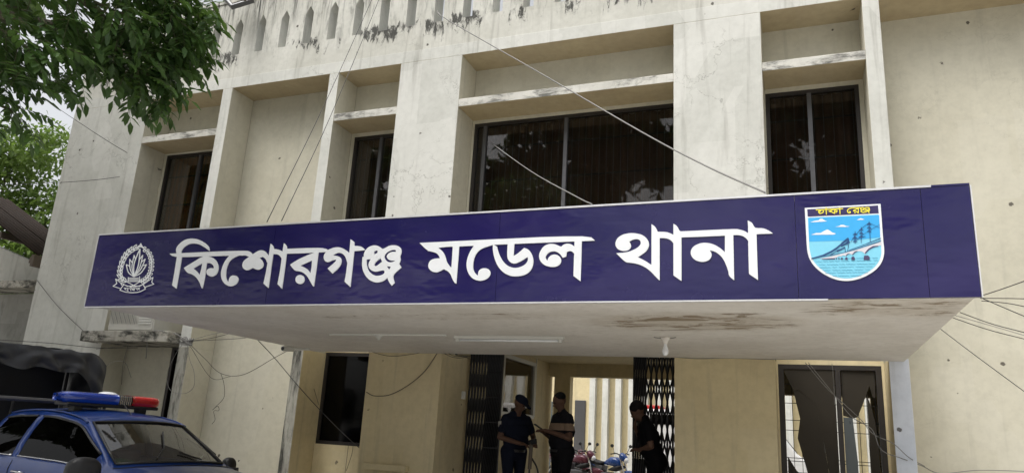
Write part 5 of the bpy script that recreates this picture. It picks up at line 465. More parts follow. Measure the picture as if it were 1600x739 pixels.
 "shield_wave":[[1024,6167,1028,6167,1049,6158,1071,6166,1073,6166,1094,6156,1097,6153,1095,6151,1093,6150,1072,6160,1048,6152,1025,6162,1024,6164],[939,6168,942,6168,960,6159,981,6167,1000,6157,1001,6156,1001,6153,1000,6152,997,6152,980,6161,959,6153,939,6163,938,6166],[813,6169,816,6169,836,6160,859,6168,880,6159,903,6167,924,6157,925,6156,926,6153,925,6151,923,6151,902,6161,880,6152,858,6162,836,6154,814,6164,812,6166],[692,6170,696,6170,715,6161,738,6169,758,6160,780,6168,800,6158,803,6155,802,6153,799,6152,779,6162,761,6154,757,6154,737,6163,714,6155,692,6165,691,6168],[577,6172,580,6172,601,6162,624,6171,647,6160,670,6169,671,6169,672,6166,671,6164,669,6163,647,6154,624,6164,601,6156,577,6167,576,6169],[1036,6128,1039,6128,1056,6119,1076,6127,1095,6117,1097,6114,1096,6112,1093,6112,1075,6121,1058,6113,1055,6113,1036,6123,1035,6126],[949,6129,952,6129,968,6120,988,6128,1006,6118,1007,6115,1006,6113,1004,6112,986,6122,967,6114,948,6124,947,6127],[814,6130,816,6130,837,6121,861,6129,883,6119,906,6128,928,6117,930,6114,928,6112,926,6112,905,6122,882,6113,860,6123,836,6114,814,6125,812,6128],[740,6131,742,6131,767,6121,793,6129,796,6129,797,6127,794,6124,767,6115,740,6126,739,6129],[607,6132,610,6132,630,6122,652,6131,673,6121,696,6130,716,6120,718,6116,717,6114,714,6114,694,6123,672,6115,651,6125,633,6117,629,6116,607,6127,606,6129],[526,6133,528,6133,555,6123,584,6131,586,6131,587,6128,585,6125,555,6116,527,6127,525,6129],[445,6133,448,6133,466,6124,488,6132,507,6122,509,6120,509,6118,506,6116,487,6126,465,6118,445,6128,443,6131],[362,6134,366,6134,385,6125,404,6132,408,6133,428,6123,430,6119,429,6117,427,6117,409,6126,406,6126,384,6118,364,6129,362,6131],[255,6134,259,6135,278,6125,300,6134,321,6124,324,6124,342,6132,345,6132,346,6130,345,6128,342,6126,322,6118,300,6127,278,6119,256,6130,254,6132],[970,6080,974,6080,991,6071,1012,6079,1032,6070,1051,6078,1054,6078,1054,6075,1051,6072,1032,6064,1011,6073,991,6065,971,6075,970,6077],[813,6081,816,6081,835,6072,856,6081,875,6071,896,6079,915,6070,936,6078,954,6069,957,6065,956,6063,954,6062,935,6072,915,6063,895,6073,874,6064,854,6074,833,6066,813,6076,812,6079],[670,6082,673,6082,691,6073,713,6082,733,6072,753,6080,773,6070,794,6079,797,6078,797,6076,795,6073,774,6064,754,6074,732,6066,712,6075,691,6067,670,6077,669,6080],[578,6082,581,6083,603,6073,625,6081,629,6082,651,6072,653,6068,652,6066,649,6066,627,6076,602,6067,578,6078,577,6079],[411,6084,415,6084,434,6075,455,6083,477,6073,498,6082,519,6072,541,6081,562,6070,564,6068,562,6065,560,6065,540,6074,518,6066,498,6076,476,6067,455,6077,433,6068,411,6079,410,6082],[298,6085,301,6085,321,6075,344,6084,366,6074,388,6083,390,6082,391,6080,388,6076,366,6068,344,6078,321,6069,298,6080,297,6082],[929,6040,932,6040,952,6030,974,6039,995,6029,1016,6038,1018,6037,1019,6035,1018,6032,996,6023,992,6024,974,6033,952,6024,930,6035,929,6036],[794,6040,799,6040,814,6031,834,6040,853,6030,872,6039,891,6029,910,6037,913,6037,913,6034,910,6031,892,6023,872,6032,853,6024,834,6034,814,6025,795,6035,793,6038],[698,6041,722,6032,746,6040,769,6030,771,6026,768,6024,745,6034,721,6025,697,6036,696,6039],[571,6041,574,6042,592,6032,611,6041,630,6032,649,6040,668,6030,687,6039,689,6038,691,6036,687,6033,669,6024,649,6034,629,6025,611,6035,591,6026,572,6037,571,6038],[485,6042,487,6043,513,6032,540,6041,543,6040,544,6038,541,6035,513,6026,485,6037,483,6040],[305,6043,307,6043,327,6034,349,6042,370,6033,391,6041,411,6031,433,6040,451,6031,455,6029,455,6027,454,6024,452,6024,432,6034,411,6025,390,6035,369,6026,349,6036,326,6027,305,6038,304,6041],[918,5995,921,5995,939,5986,960,5995,979,5984,980,5981,979,5979,977,5979,958,5988,938,5980,919,5990,917,5993],[779,5996,781,5996,799,5987,818,5995,836,5986,856,5994,875,5985,893,5993,895,5993,896,5990,894,5988,874,5978,856,5988,836,5979,818,5989,799,5980,779,5991,778,5993],[605,5996,610,5996,627,5987,648,5996,668,5986,689,5995,709,5985,730,5994,751,5983,752,5980,750,5978,747,5978,729,5987,710,5979,708,5979,688,5988,670,5980,667,5980,647,5989,629,5981,626,5981,606,5991,605,5993],[482,5997,505,5988,528,5996,550,5986,573,5995,596,5985,598,5982,596,5980,594,5979,573,5989,549,5980,527,5990,504,5981,481,5992,480,5995],[356,5997,359,5997,381,5988,404,5996,427,5987,450,5995,453,5995,454,5992,451,5989,428,5981,404,5990,380,5982,356,5992,355,5995],[822,5956,826,5956,842,5948,862,5956,880,5947,900,5955,918,5946,938,5954,956,5944,958,5941,957,5939,955,5939,937,5948,918,5940,899,5949,880,5940,861,5950,842,5941,823,5951,821,5954],[750,5956,753,5957,771,5948,788,5956,792,5956,810,5946,812,5943,811,5941,808,5941,790,5950,769,5942,750,5952,749,5954],[666,5957,669,5957,689,5948,711,5956,733,5946,735,5942,733,5941,730,5941,710,5950,688,5942,666,5952,664,5955],[544,5958,547,5958,566,5948,588,5957,609,5947,630,5956,648,5947,653,5943,652,5940,650,5940,629,5950,607,5941,587,5951,566,5942,544,5952,543,5955],[381,5958,385,5957,402,5949,423,5957,443,5948,463,5956,482,5947,502,5955,523,5945,524,5942,523,5940,520,5940,502,5949,481,5941,462,5950,444,5942,441,5942,422,5951,401,5943,381,5953,380,5955],[721,5911,726,5911,742,5902,763,5911,781,5901,802,5910,820,5901,841,5909,859,5899,861,5896,860,5894,858,5893,840,5903,820,5894,801,5904,781,5895,762,5904,742,5896,723,5906,721,5908],[556,5911,560,5911,577,5902,597,5911,616,5902,637,5910,656,5900,676,5909,696,5899,697,5896,696,5894,694,5893,675,5903,655,5894,636,5904,616,5895,597,5905,576,5896,555,5907,554,5909],[476,5912,478,5912,498,5902,519,5911,539,5901,540,5897,538,5895,518,5905,496,5896,476,5907,475,5909]],
 "shield_text":[[940,6941,946,6941,964,6927,996,6938,1028,6932,1033,6930,1036,6924,1038,6904,1037,6899,1035,6895,1040,6891,1041,6885,1038,6880,1023,6870,1030,6850,1029,6844,1024,6841,1021,6842,1018,6845,1007,6867,986,6853,946,6848,939,6849,912,6867,909,6870,909,6875,914,6895,907,6927,899,6926,891,6926,890,6925,886,6851,884,6848,881,6845,875,6845,851,6870,812,6881,809,6883,807,6886,807,6892,809,6895,860,6924,861,6926,860,6926,793,6927,754,6914,741,6895,740,6892,746,6874,748,6871,761,6868,763,6869,764,6871,758,6879,757,6882,759,6888,762,6890,768,6889,779,6877,780,6873,779,6869,772,6854,768,6851,763,6851,740,6857,738,6858,724,6892,726,6899,745,6927,790,6943,903,6942,907,6940,911,6933],[439,6965,444,6966,448,6962,449,6955,449,6943,449,6940,451,6939,621,6940,623,6941,625,6948,630,6951,636,6947,637,6941,638,6940,672,6940,677,6937,678,6931,675,6926,671,6924,637,6923,637,6852,635,6847,632,6844,626,6845,623,6850,623,6915,623,6923,620,6924,569,6923,597,6908,599,6904,599,6899,587,6877,584,6873,580,6872,564,6880,561,6860,559,6856,554,6855,513,6881,479,6891,475,6894,474,6901,477,6905,514,6921,516,6923,450,6923,449,6913,449,6853,445,6848,439,6848,436,6851,435,6854,434,6923,379,6923,375,6922,375,6917,373,6913,360,6900,347,6894,347,6891,355,6881,383,6887,395,6902,395,6904,391,6909,390,6913,392,6918,397,6921,402,6919,411,6907,412,6904,412,6900,395,6877,390,6872,353,6864,348,6866,326,6895,326,6900,336,6922,325,6923,303,6922,299,6926,297,6931,300,6937,307,6939,433,6939,434,6942,435,6960],[996,6922,967,6911,956,6898,956,6896,971,6887,975,6887,981,6889,983,6891,971,6896,969,6899,967,6905,970,6909,973,6911,976,6911,1002,6901,1023,6908,1023,6914,1021,6917],[940,6924,923,6919,927,6902,942,6904,951,6915,951,6918,944,6923,942,6925],[873,6914,838,6894,836,6892,836,6891,857,6884,872,6870,873,6872,876,6912,875,6915],[550,6919,508,6901,517,6897,548,6877,551,6900,552,6917],[945,6887,926,6885,924,6879,926,6876,945,6864,981,6868,1003,6883,998,6885,972,6874,948,6888],[566,6906,565,6894,571,6894,577,6891,578,6892,581,6898],[830,6868,836,6868,841,6865,844,6862,845,6856,843,6852,840,6849,835,6848,828,6852,826,6854,824,6861,826,6866]]}
def dec(k): return [[(a/2000, b/2000) for a, b in zip(L[0::2], L[1::2])] for L in SIGN[k]]
sign = tag(empty('signboard', (-3.1, 5.8, 2.79)), 'long violet signboard with white Bengali lettering across the canopy front', 'signboard'); sign.location = (0, 0, 0)
SY = 5.80
sm = MB(); xe = [-7.352, -4.9, -2.45, 0.0, 0.86, 1.172]
for a, b in zip(xe[:-1], xe[1:]): MB().box(a+0.0015, b-0.0015, SY, 5.835, 2.785, 3.595).build('sign_panel', M['vinyl'], sign)
box('top_trim', M['trim'], sign, -7.36, 0.93, SY-0.006, 5.98, 3.597, 3.612); box('bottom_trim', M['trim'], sign, -7.356, 0.2, SY-0.004, 5.835, 2.772, 2.783)
box('end_trim', M['trim'], sign, -7.362, -7.354, SY-0.004, 5.835, 2.784, 3.596); box('end_trim', M['trim'], sign, 1.174, 1.182, SY-0.004, 5.835, 2.784, 3.596)
box('corner_fold', M['vinyl'], sign, 0.932, 1.172, SY-0.003, 5.95, 3.597, 3.612)
def inside(p, L):
    c = False; x, y = p
    for i in range(len(L)):
        (x1, y1), (x2, y2) = L[i-1], L[i]
        if (y1 > y) != (y2 > y) and x < (x2-x1)*(y-y1)/(y2-y1)+x1: c = not c
    return c
def area(L): return abs(sum(L[i-1][0]*L[i][1]-L[i][0]*L[i-1][1] for i in range(len(L))))/2
def pieces(loops):
    loops = sorted(loops, key=area, reverse=True); out = []
    for L in loops:
        for o in out:
            if inside(L[0], o[0]) and not any(inside(L[0], h) for h in o[1:]): o.append(L); break
        else: out.append([L])
    return out
for pc in pieces(dec('letters')): poly2d('letter', pc, SY-0.008, 0.0075, M['letter'], sign)
cr = None
for i, pc in enumerate(pieces(dec('crest'))):
    o = poly2d('crest' if i == 0 else 'crest_line', pc, SY-0.004, 0.0035, M['letter'], sign if i == 0 else cr)
    if i == 0: cr = o; o['label'] = 'white outline crest of a lily in a wreath over a ribbon'
sh = poly2d('shield', dec('shield'), SY-0.006, 0.0055, M['letter'], sign); sh['label'] = 'white-edged shield emblem with a blue bridge picture'
for n, k, nm, dy in (('shield_picture', 's_pic', 'picture_water', 7), ('shield_header', 's_head', 'shield_header', 7), ('shield_sky', 's_sky', 'picture_sky', 8), ('shield_cloud', 's_cloud', 'picture_cloud', 9), ('shield_bridge', 's_bridge', 'picture_bridge', 9), ('shield_pier', 's_pier', 'picture_pier', 10), ('shield_truss', 's_truss', 'picture_truss', 11), ('shield_wave', 's_wave', 'picture_wave', 9), ('shield_text', 's_text', 'shield_letter', 9)):
    for pc in ([dec(n)] if nm in ('picture_wave', 'picture_truss') else [[*p] for p in pieces(dec(n))]):
        poly2d(nm, pc, SY-0.001*dy, 0.0008, M[k], sh)

# ---------------------------------------------------------------- collapsible gates
def gate(pos, y, label):
    """folding gate: uprights at the given x, crossed flat bars between them"""
    g = tag(empty('collapsible_gate', (0, 0, 0)), label, 'gate', 'collapsible iron gates of the entrance')
    z0, z1 = PF+0.02, 3.17; H = 0.36; up = None
    for x in pos:
        if up is None: o = up = MB().box(-0.013, 0.013, -0.014, 0.014, z0, z1).build('upright', M['iron'], g)
        else: o = up.copy(); COL.objects.link(o); o.parent = g
        o.location = (x, y, 0)
    for a, b in zip(pos[:-1], pos[1:]):
        st = round(b-a, 3); zz = z0+0.12
        while zz+H < z1:
            for s in (0, 1):
                me = gate.cache.get((s, st))
                if me is None:
                    yy = 0.018*(1 if s else -1); me = MB().tube([(0, yy, 0 if s == 0 else H), (st, yy, H if s == 0 else 0)], 0.012, 4).build('lattice_bar', M['iron'], g); gate.cache[(s, st)] = me.data; o = me
                else: o = bpy.data.objects.new('lattice_bar', me); COL.objects.link(o); o.parent = g
                o.location = (a, y, zz)
            zz += H+0.02
    return g
gate.cache = {}
gate([-4.93+0.05*k for k in range(7)]+[-4.60+0.027*k for k in range(9)], 10.86, 'folded black lattice gate against the left side of the entrance')
gate([-2.30+0.034*k for k in range(6)]+[-2.05+0.078*k for k in range(6)], 10.86, 'half-drawn black lattice gate at the right side of the entrance')

# ---------------------------------------------------------------- fittings
ac = tag(empty('air_conditioner', (0, 0, 0)), 'old beige window air conditioner sitting on the mouldy slab', 'air conditioner')
box('casing', M['ac'], ac, -11.70, -10.62, 9.78, 10.5, 3.08, 3.56, bevel=0.012)
box('front_frame', M['ac'], ac, -11.68, -10.64, 9.765, 9.779, 3.10, 3.54)
for k in range(13): 
    xx = -11.6+k*0.05; MB().add([(xx, 9.755, 3.20), (xx+0.02, 9.745, 3.20), (xx-0.16, 9.745, 3.5), (xx-0.18, 9.755, 3.5)], [(0, 1, 2, 3), (3, 2, 1, 0)]).build('grille_slat', M['mull'] if k % 2 else M['ac'], ac)
for k in range(7): box('louvre', M['white_pl'], ac, -10.96, -10.68, 9.75, 9.764, 3.2+k*0.045, 3.225+k*0.045)
tl = tag(empty('tube_light', (0, 0, 0)), 'unlit fluorescent batten light fixed under the canopy', 'light')
box('batten', M['white_pl'], tl, -3.87, -2.50, 7.96, 8.02, 2.755, 2.793, bevel=0.004); MB().tube([(-3.80, 7.99, 2.740), (-2.57, 7.99, 2.740)], 0.013, 10).build('tube', M['letter'], tl, smooth=True)
for x in (-3.83, -2.54): box('lamp_holder', M['white_pl'], tl, x-0.02, x+0.02, 7.975, 8.005, 2.72, 2.754)
bl = tag(empty('light_bulb', (0, 0, 0)), 'white bulb in a ceiling holder hanging under the canopy', 'light bulb')
MB().lathe([(0.0, 0), (0.045, 0), (0.05, -0.02), (0.03, -0.045), (0.022, -0.075), (0.0, -0.075)], (-1.36, 8.0, 2.794), n=16).build('holder', M['soffit'], bl, smooth=True)
MB().lathe([(0.014, 0), (0.020, -0.03), (0.030, -0.055), (0.034, -0.08), (0.030, -0.105), (0.018, -0.122), (0, -0.127)], (-1.36, 8.0, 2.72), n=16).build('bulb', M['letter'], bl, smooth=True)
for dx in (-0.09, 0.08): MB().tube([(-1.36, 8.0, 2.78), (-1.36+dx, 8.01, 2.787), (-1.36+dx*1.4, 8.0, 2.793)], 0.004, 6).build('lead', M['wire_pale'], bl)
ce = tag(empty('ceiling_rose', (0, 0, 0)), 'small empty lamp holder on the canopy underside', 'lamp holder')
MB().lathe([(0, 0), (0.06, 0), (0.055, -0.02), (0.03, -0.04), (0.02, -0.07), (0, -0.07)], (-4.88, 7.93, 2.794), n=14).build('holder', M['white_pl'], ce, smooth=True)
cc = tag(empty('security_camera', (0, 0, 0)), 'small white security camera in the corner under the canopy', 'camera')
MB().tube([(-7.28, 9.40, 2.76), (-7.32, 9.20, 2.745)], 0.04, 12).build('camera_body', M['white_pl'], cc); MB().tube([(-7.32, 9.199, 2.745), (-7.322, 9.19, 2.744)], 0.030, 12).build('lens', M['black'], cc); MB().tube([(-7.28, 9.40, 2.76), (-7.05, 9.5, 2.775)], 0.018, 8).build('bracket', M['white_pl'], cc)
fl = tag(empty('floodlight', (0, 0, 0)), 'dark framed floodlight jutting from the parapet top', 'floodlight')
Mf = Matrix.Rotation(R3(45), 3, 'Y') @ Matrix.Rotation(R3(-35), 3, 'X')
MB().obox((-9.83, 9.62, 9.47), 0.46, 0.10, 0.46, Mf).build('housing', M['mull'], fl, bevel=0.01)
MB().obox(Vector((-9.83, 9.62, 9.47)) + Mf @ Vector((0, -0.055, 0)), 0.36, 0.012, 0.36, Mf).build('glass', M['pale_sheet'], fl)
MB().tube([(-9.83, 9.66, 9.5), (-9.83, 9.85, 9.7), (-9.83, 10.0, 9.745)], 0.02, 8).build('bracket', M['mull'], fl)

# ---------------------------------------------------------------- cables
WIRES = {
'a_par1':[(-6.908,9.97,9.533),(-6.891,9.8,9.026),(-6.232,8.0,6.044),(-5.077,5.86,3.656)],
'a_par2':[(-6.798,9.97,9.512),(-6.761,9.8,8.939),(-5.944,7.8,5.756),(-4.893,5.86,3.66)],
'b_long':[(-5.636,9.96,8.676),(-5.267,9.7,8.287),(-3.117,8.6,6.437),(-1.518,7.3,4.911),(-0.77,6.6,4.203),(-0.216,5.86,3.652)],
'c_short':[(-4.713,10.58,6.386),(-3.193,8.5,5.014),(-1.996,6.6,3.975),(-1.627,5.86,3.641)],
'l_up':[(-17.472,11.5,9.142),(-13.937,9.9,7.494),(-12.494,9.95,6.725),(-12.01,10.55,6.469)],
'l_up2':[(-14.112,8.5,5.613),(-13.583,9.2,5.828),(-12.662,9.8,6.061),(-12.013,10.55,6.483)],
'l_low':[(-14.465,9.4,2.861),(-12.961,9.7,2.831),(-12.106,9.95,2.79),(-11.142,10.0,2.808)],
'l_diag':[(-14.084,9.96,4.096),(-13.367,9.97,3.579),(-12.645,9.97,3.158),(-12.121,9.97,2.875)],
't1':[(-9.921,9.9,2.922),(-9.206,9.7,2.955),(-8.308,9.3,3.019),(-7.458,8.7,3.02)],
't2':[(-9.921,9.9,2.922),(-9.088,9.7,3.042),(-7.768,9.0,3.027)],
't3':[(-9.921,9.9,2.922),(-9.463,9.9,2.632),(-9.116,9.95,2.398),(-8.644,9.95,2.389),(-8.044,9.95,2.684),(-7.667,9.95,2.866)],
't4':[(-9.921,9.9,2.922),(-9.799,9.9,2.626),(-9.654,9.9,2.412),(-9.62,9.92,2.169),(-9.776,9.92,2.046),(-10.062,9.92,2.058),(-10.216,9.93,2.184),(-10.277,9.94,2.401),(-10.159,9.94,2.713),(-10.029,9.92,2.868)],
't5':[(-9.116,9.95,2.398),(-9.013,9.95,2.221),(-8.972,9.95,2.013),(-9.103,9.95,1.862),(-9.171,9.95,1.797),(-9.077,9.95,1.863),(-9.035,9.95,1.793),(-9.14,9.95,1.778),(-9.086,9.95,1.646),(-9.139,9.95,1.571)],
't6':[(-9.921,9.9,2.922),(-9.758,9.88,2.789),(-9.259,9.9,2.316),(-8.904,9.95,2.351)],
't7':[(-12.305,10.3,2.009),(-12.007,10.1,2.376),(-11.695,10.0,2.535),(-11.383,10.0,2.541),(-11.495,10.3,2.291)],
't8':[(-11.985,10.55,2.18),(-11.76,10.3,2.518),(-11.36,9.98,2.838),(-11.323,9.96,2.905)],
't9':[(-9.921,9.9,2.922),(-10.22,9.85,3.057),(-10.683,9.8,3.048),(-10.787,9.9,2.609)],
't10':[(-9.921,9.9,2.922),(-9.57,9.8,2.923),(-8.097,9.2,2.896),(-7.238,8.6,2.894)],
't11':[(-12.039,9.9,2.761),(-11.322,9.95,2.823),(-10.565,9.95,2.832),(-9.921,9.9,2.922)],
'g1':[(-8.192,9.6,2.95),(-8.041,9.95,2.663),(-7.582,9.96,2.285),(-7.298,10.3,1.892),(-6.826,10.5,1.471),(-6.283,10.55,1.142)],
'g2':[(-7.801,10.3,2.706),(-7.635,10.4,2.403),(-7.406,10.4,1.975)],
'g3':[(-6.263,9.97,2.189),(-6.109,9.97,2.136),(-5.832,9.97,2.165),(-5.519,9.97,2.327),(-5.269,9.97,2.543),(-5.071,9.97,2.842)],
'g4':[(-6.3,9.96,2.814),(-5.886,9.95,2.74),(-5.446,9.95,2.786),(-5.063,9.95,2.859),(-4.809,9.97,2.76),(-4.653,10.2,2.789)],
'g5':[(-5.063,9.95,2.859),(-4.901,9.94,2.765),(-4.74,9.94,2.73),(-4.594,9.96,2.744)],
'g6':[(-6.832,10.52,1.421),(-6.823,10.5,1.175),(-6.794,10.45,0.945)],
'g7':[(-6.749,10.52,1.426),(-6.737,10.5,1.249),(-6.776,10.45,0.985)],
'c1':[(-1.605,9.96,2.803),(-1.271,9.95,2.783),(-0.866,9.95,2.798),(-0.397,9.95,2.79),(0.057,9.9,2.801),(0.636,9.9,2.826),(1.135,9.9,2.843)],
'd1':[(0.04,9.97,2.761),(0.263,10.0,2.471),(0.456,10.05,2.281),(0.632,9.98,2.096),(0.76,9.97,1.932),(0.956,9.96,1.841),(1.112,9.96,1.692),(1.299,10.2,1.601)],
'd2':[(0.077,9.97,2.761),(0.332,10.0,2.411),(0.532,10.02,2.131),(0.743,9.97,1.99),(0.829,9.96,1.761),(1.044,9.96,1.674),(1.266,10.2,1.606),(1.501,10.5,1.528),(1.913,10.55,1.592),(2.433,10.57,1.613)],
'd3':[(0.348,9.97,2.751),(0.357,9.97,2.502),(0.352,9.98,2.258)],
'r1':[(1.184,5.85,2.803),(1.268,5.6,2.805),(1.358,5.3,2.808)],
'r2':[(1.184,5.9,2.794),(1.284,5.7,2.755),(1.37,5.4,2.694)],
'r3':[(1.18,5.95,2.817),(1.278,5.7,2.69),(1.355,5.4,2.561)],
'r4':[(1.283,7.2,2.915),(1.467,7.0,2.785),(1.695,6.8,2.669)],
'r5':[(1.324,7.8,2.968),(1.542,7.5,2.811),(1.789,7.2,2.673)],
'r6':[(1.302,7.6,2.959),(1.528,7.3,2.815),(1.742,7.0,2.671)],
'r7':[(1.333,8.8,3.05),(1.57,8.4,2.711),(1.909,7.9,2.261)],
'r8':[(1.19,5.9,2.776),(1.299,5.7,2.721),(1.388,5.5,2.651)],
}
WL = {'a_par1': ('thin cable slanting from the parapet down to the canopy, left of a pair', 0.0045, 0), 'a_par2': ('thin cable slanting from the parapet down to the canopy, right of a pair', 0.0045, 0),
 'b_long': ('long grey cable from a parapet slot down to the canopy over the wide window', 0.0083, 1), 'c_short': ('grey cable from the wide upper window frame down to the sign top', 0.0060, 1),
 'l_up': ('dark cable slanting down from the leaves to the leftmost upper window', 0.0060, 0), 'l_up2': ('nearly level dark cable reaching the leftmost upper window', 0.0053, 0),
 'l_low': ('level black cable above the canvas-covered truck bed', 0.0060, 0), 'l_diag': ('diagonal cable clipped to the left pier above the truck', 0.0053, 0),
 't1': ('cable leaving the knot towards the canopy, lower of its bunch', 0.0045, 0), 't2': ('cable leaving the knot towards the canopy, upper of its bunch', 0.0037, 1), 't3': ('slack cable drooping from the knot to the security camera', 0.0045, 0),
 't4': ('large loose loop of cable hanging beside the thin fin', 0.0037, 1), 't5': ('dangling curled cable end on the wall above the truck', 0.0037, 0), 't6': ('short slack cable under the knot', 0.0037, 0),
 't7': ('arched cable behind the police light bar', 0.0045, 1), 't8': ('cable hanging from the mouldy slab', 0.0053, 1), 't9': ('pale drain hose bent over the mouldy slab', 0.0090, 1), 't10': ('cable running from the knot under the sign end', 0.0045, 0), 't11': ('cable along the edge of the mouldy slab', 0.0037, 0),
 'g1': ('dark cable slanting across the black ground-floor window', 0.0060, 0), 'g2': ('thin cable on the recess side by the black window', 0.0037, 0), 'g3': ('brown cable swagged over the wide pier left of the entrance', 0.0053, 0), 'g4': ('cable along the top of the pier left of the entrance', 0.0045, 0), 'g5': ('short slack cable at the pier corner by the gate', 0.0045, 0),
 'g6': ('left cable tail hanging below the black window', 0.0037, 0), 'g7': ('right cable tail hanging below the black window', 0.0037, 0), 'c1': ('cable along the wall under the canopy right of the bulb', 0.0060, 1), 'd1': ('upper pale cable across the broken window', 0.0053, 1), 'd2': ('lower pale cable across the broken window and right wall', 0.0053, 1), 'd3': ('short upright pale cable before the broken window', 0.0045, 1),
 'r1': ('dark cable rising to the right from the sign corner', 0.0030, 0), 'r2': ('level dark cable to the right of the sign corner', 0.0030, 0), 'r3': ('dark cable falling to the right from the sign corner', 0.0030, 0), 'r4': ('topmost of three cables from the canopy edge to the right', 0.0037, 0), 'r5': ('lowest of three cables from the canopy edge to the right', 0.0037, 0), 'r6': ('middle of three cables from the canopy edge to the right', 0.0030, 1), 'r7': ('single steep cable crossing the blank right wall', 0.0037, 0), 'r8': ('gently falling thin cable beside the sign corner', 0.0030, 0)}
for k, pts in WIRES.items():
    lb, r, mt = WL[k]
    tag(MB().tube(spline(pts, 7), r, 6).build('cable', M['wire_pale' if mt else 'wire_dark'], None, smooth=True), lb, 'cable')
kn = MB(); rnd = random.Random(4)
kc = Vector(WIRES['t1'][0])
for k in range(9):
    a = [kc + Vector((rnd.uniform(-.16, .16), rnd.uniform(-.03, .03), rnd.uniform(-.07, .07))) for _ in range(5)]; kn.tube(spline(a, 5), 0.007, 5)
tag(kn.build('cable_knot', M['wire_pale'], None, smooth=True), 'taped knot of many cables at the top of the thin fin', 'cable knot')
# ================================================================== COURTYARD
cw = tag(empty('courtyard_wall', (0, 0, 0)), 'cream courtyard wall with tall white ribs seen through the passage', 'wall')
box('wall', M['cream2'], cw, -14, 6, 26.0, 26.2, 0.45, 4.6)
ref = None
for k in range(20):
    x = -7.03+0.463*k
    if ref is None: ref = box('rib', M['wall'], cw, 0, 0.2, 25.72, 25.999, 0.45, 4.6)
    else:
        o = ref.copy(); COL.objects.link(o); o.parent = cw
    (ref if k == 0 else o).location = (x, 0, 0)
box('door', M['mull'], cw, -7.62, -7.22, 25.95, 25.999, 0.45, 2.98, bevel=0.01)
box('door', M['frost_b'], cw, -8.75, -8.45, 25.95, 25.999, 0.45, 2.9, bevel=0.01)
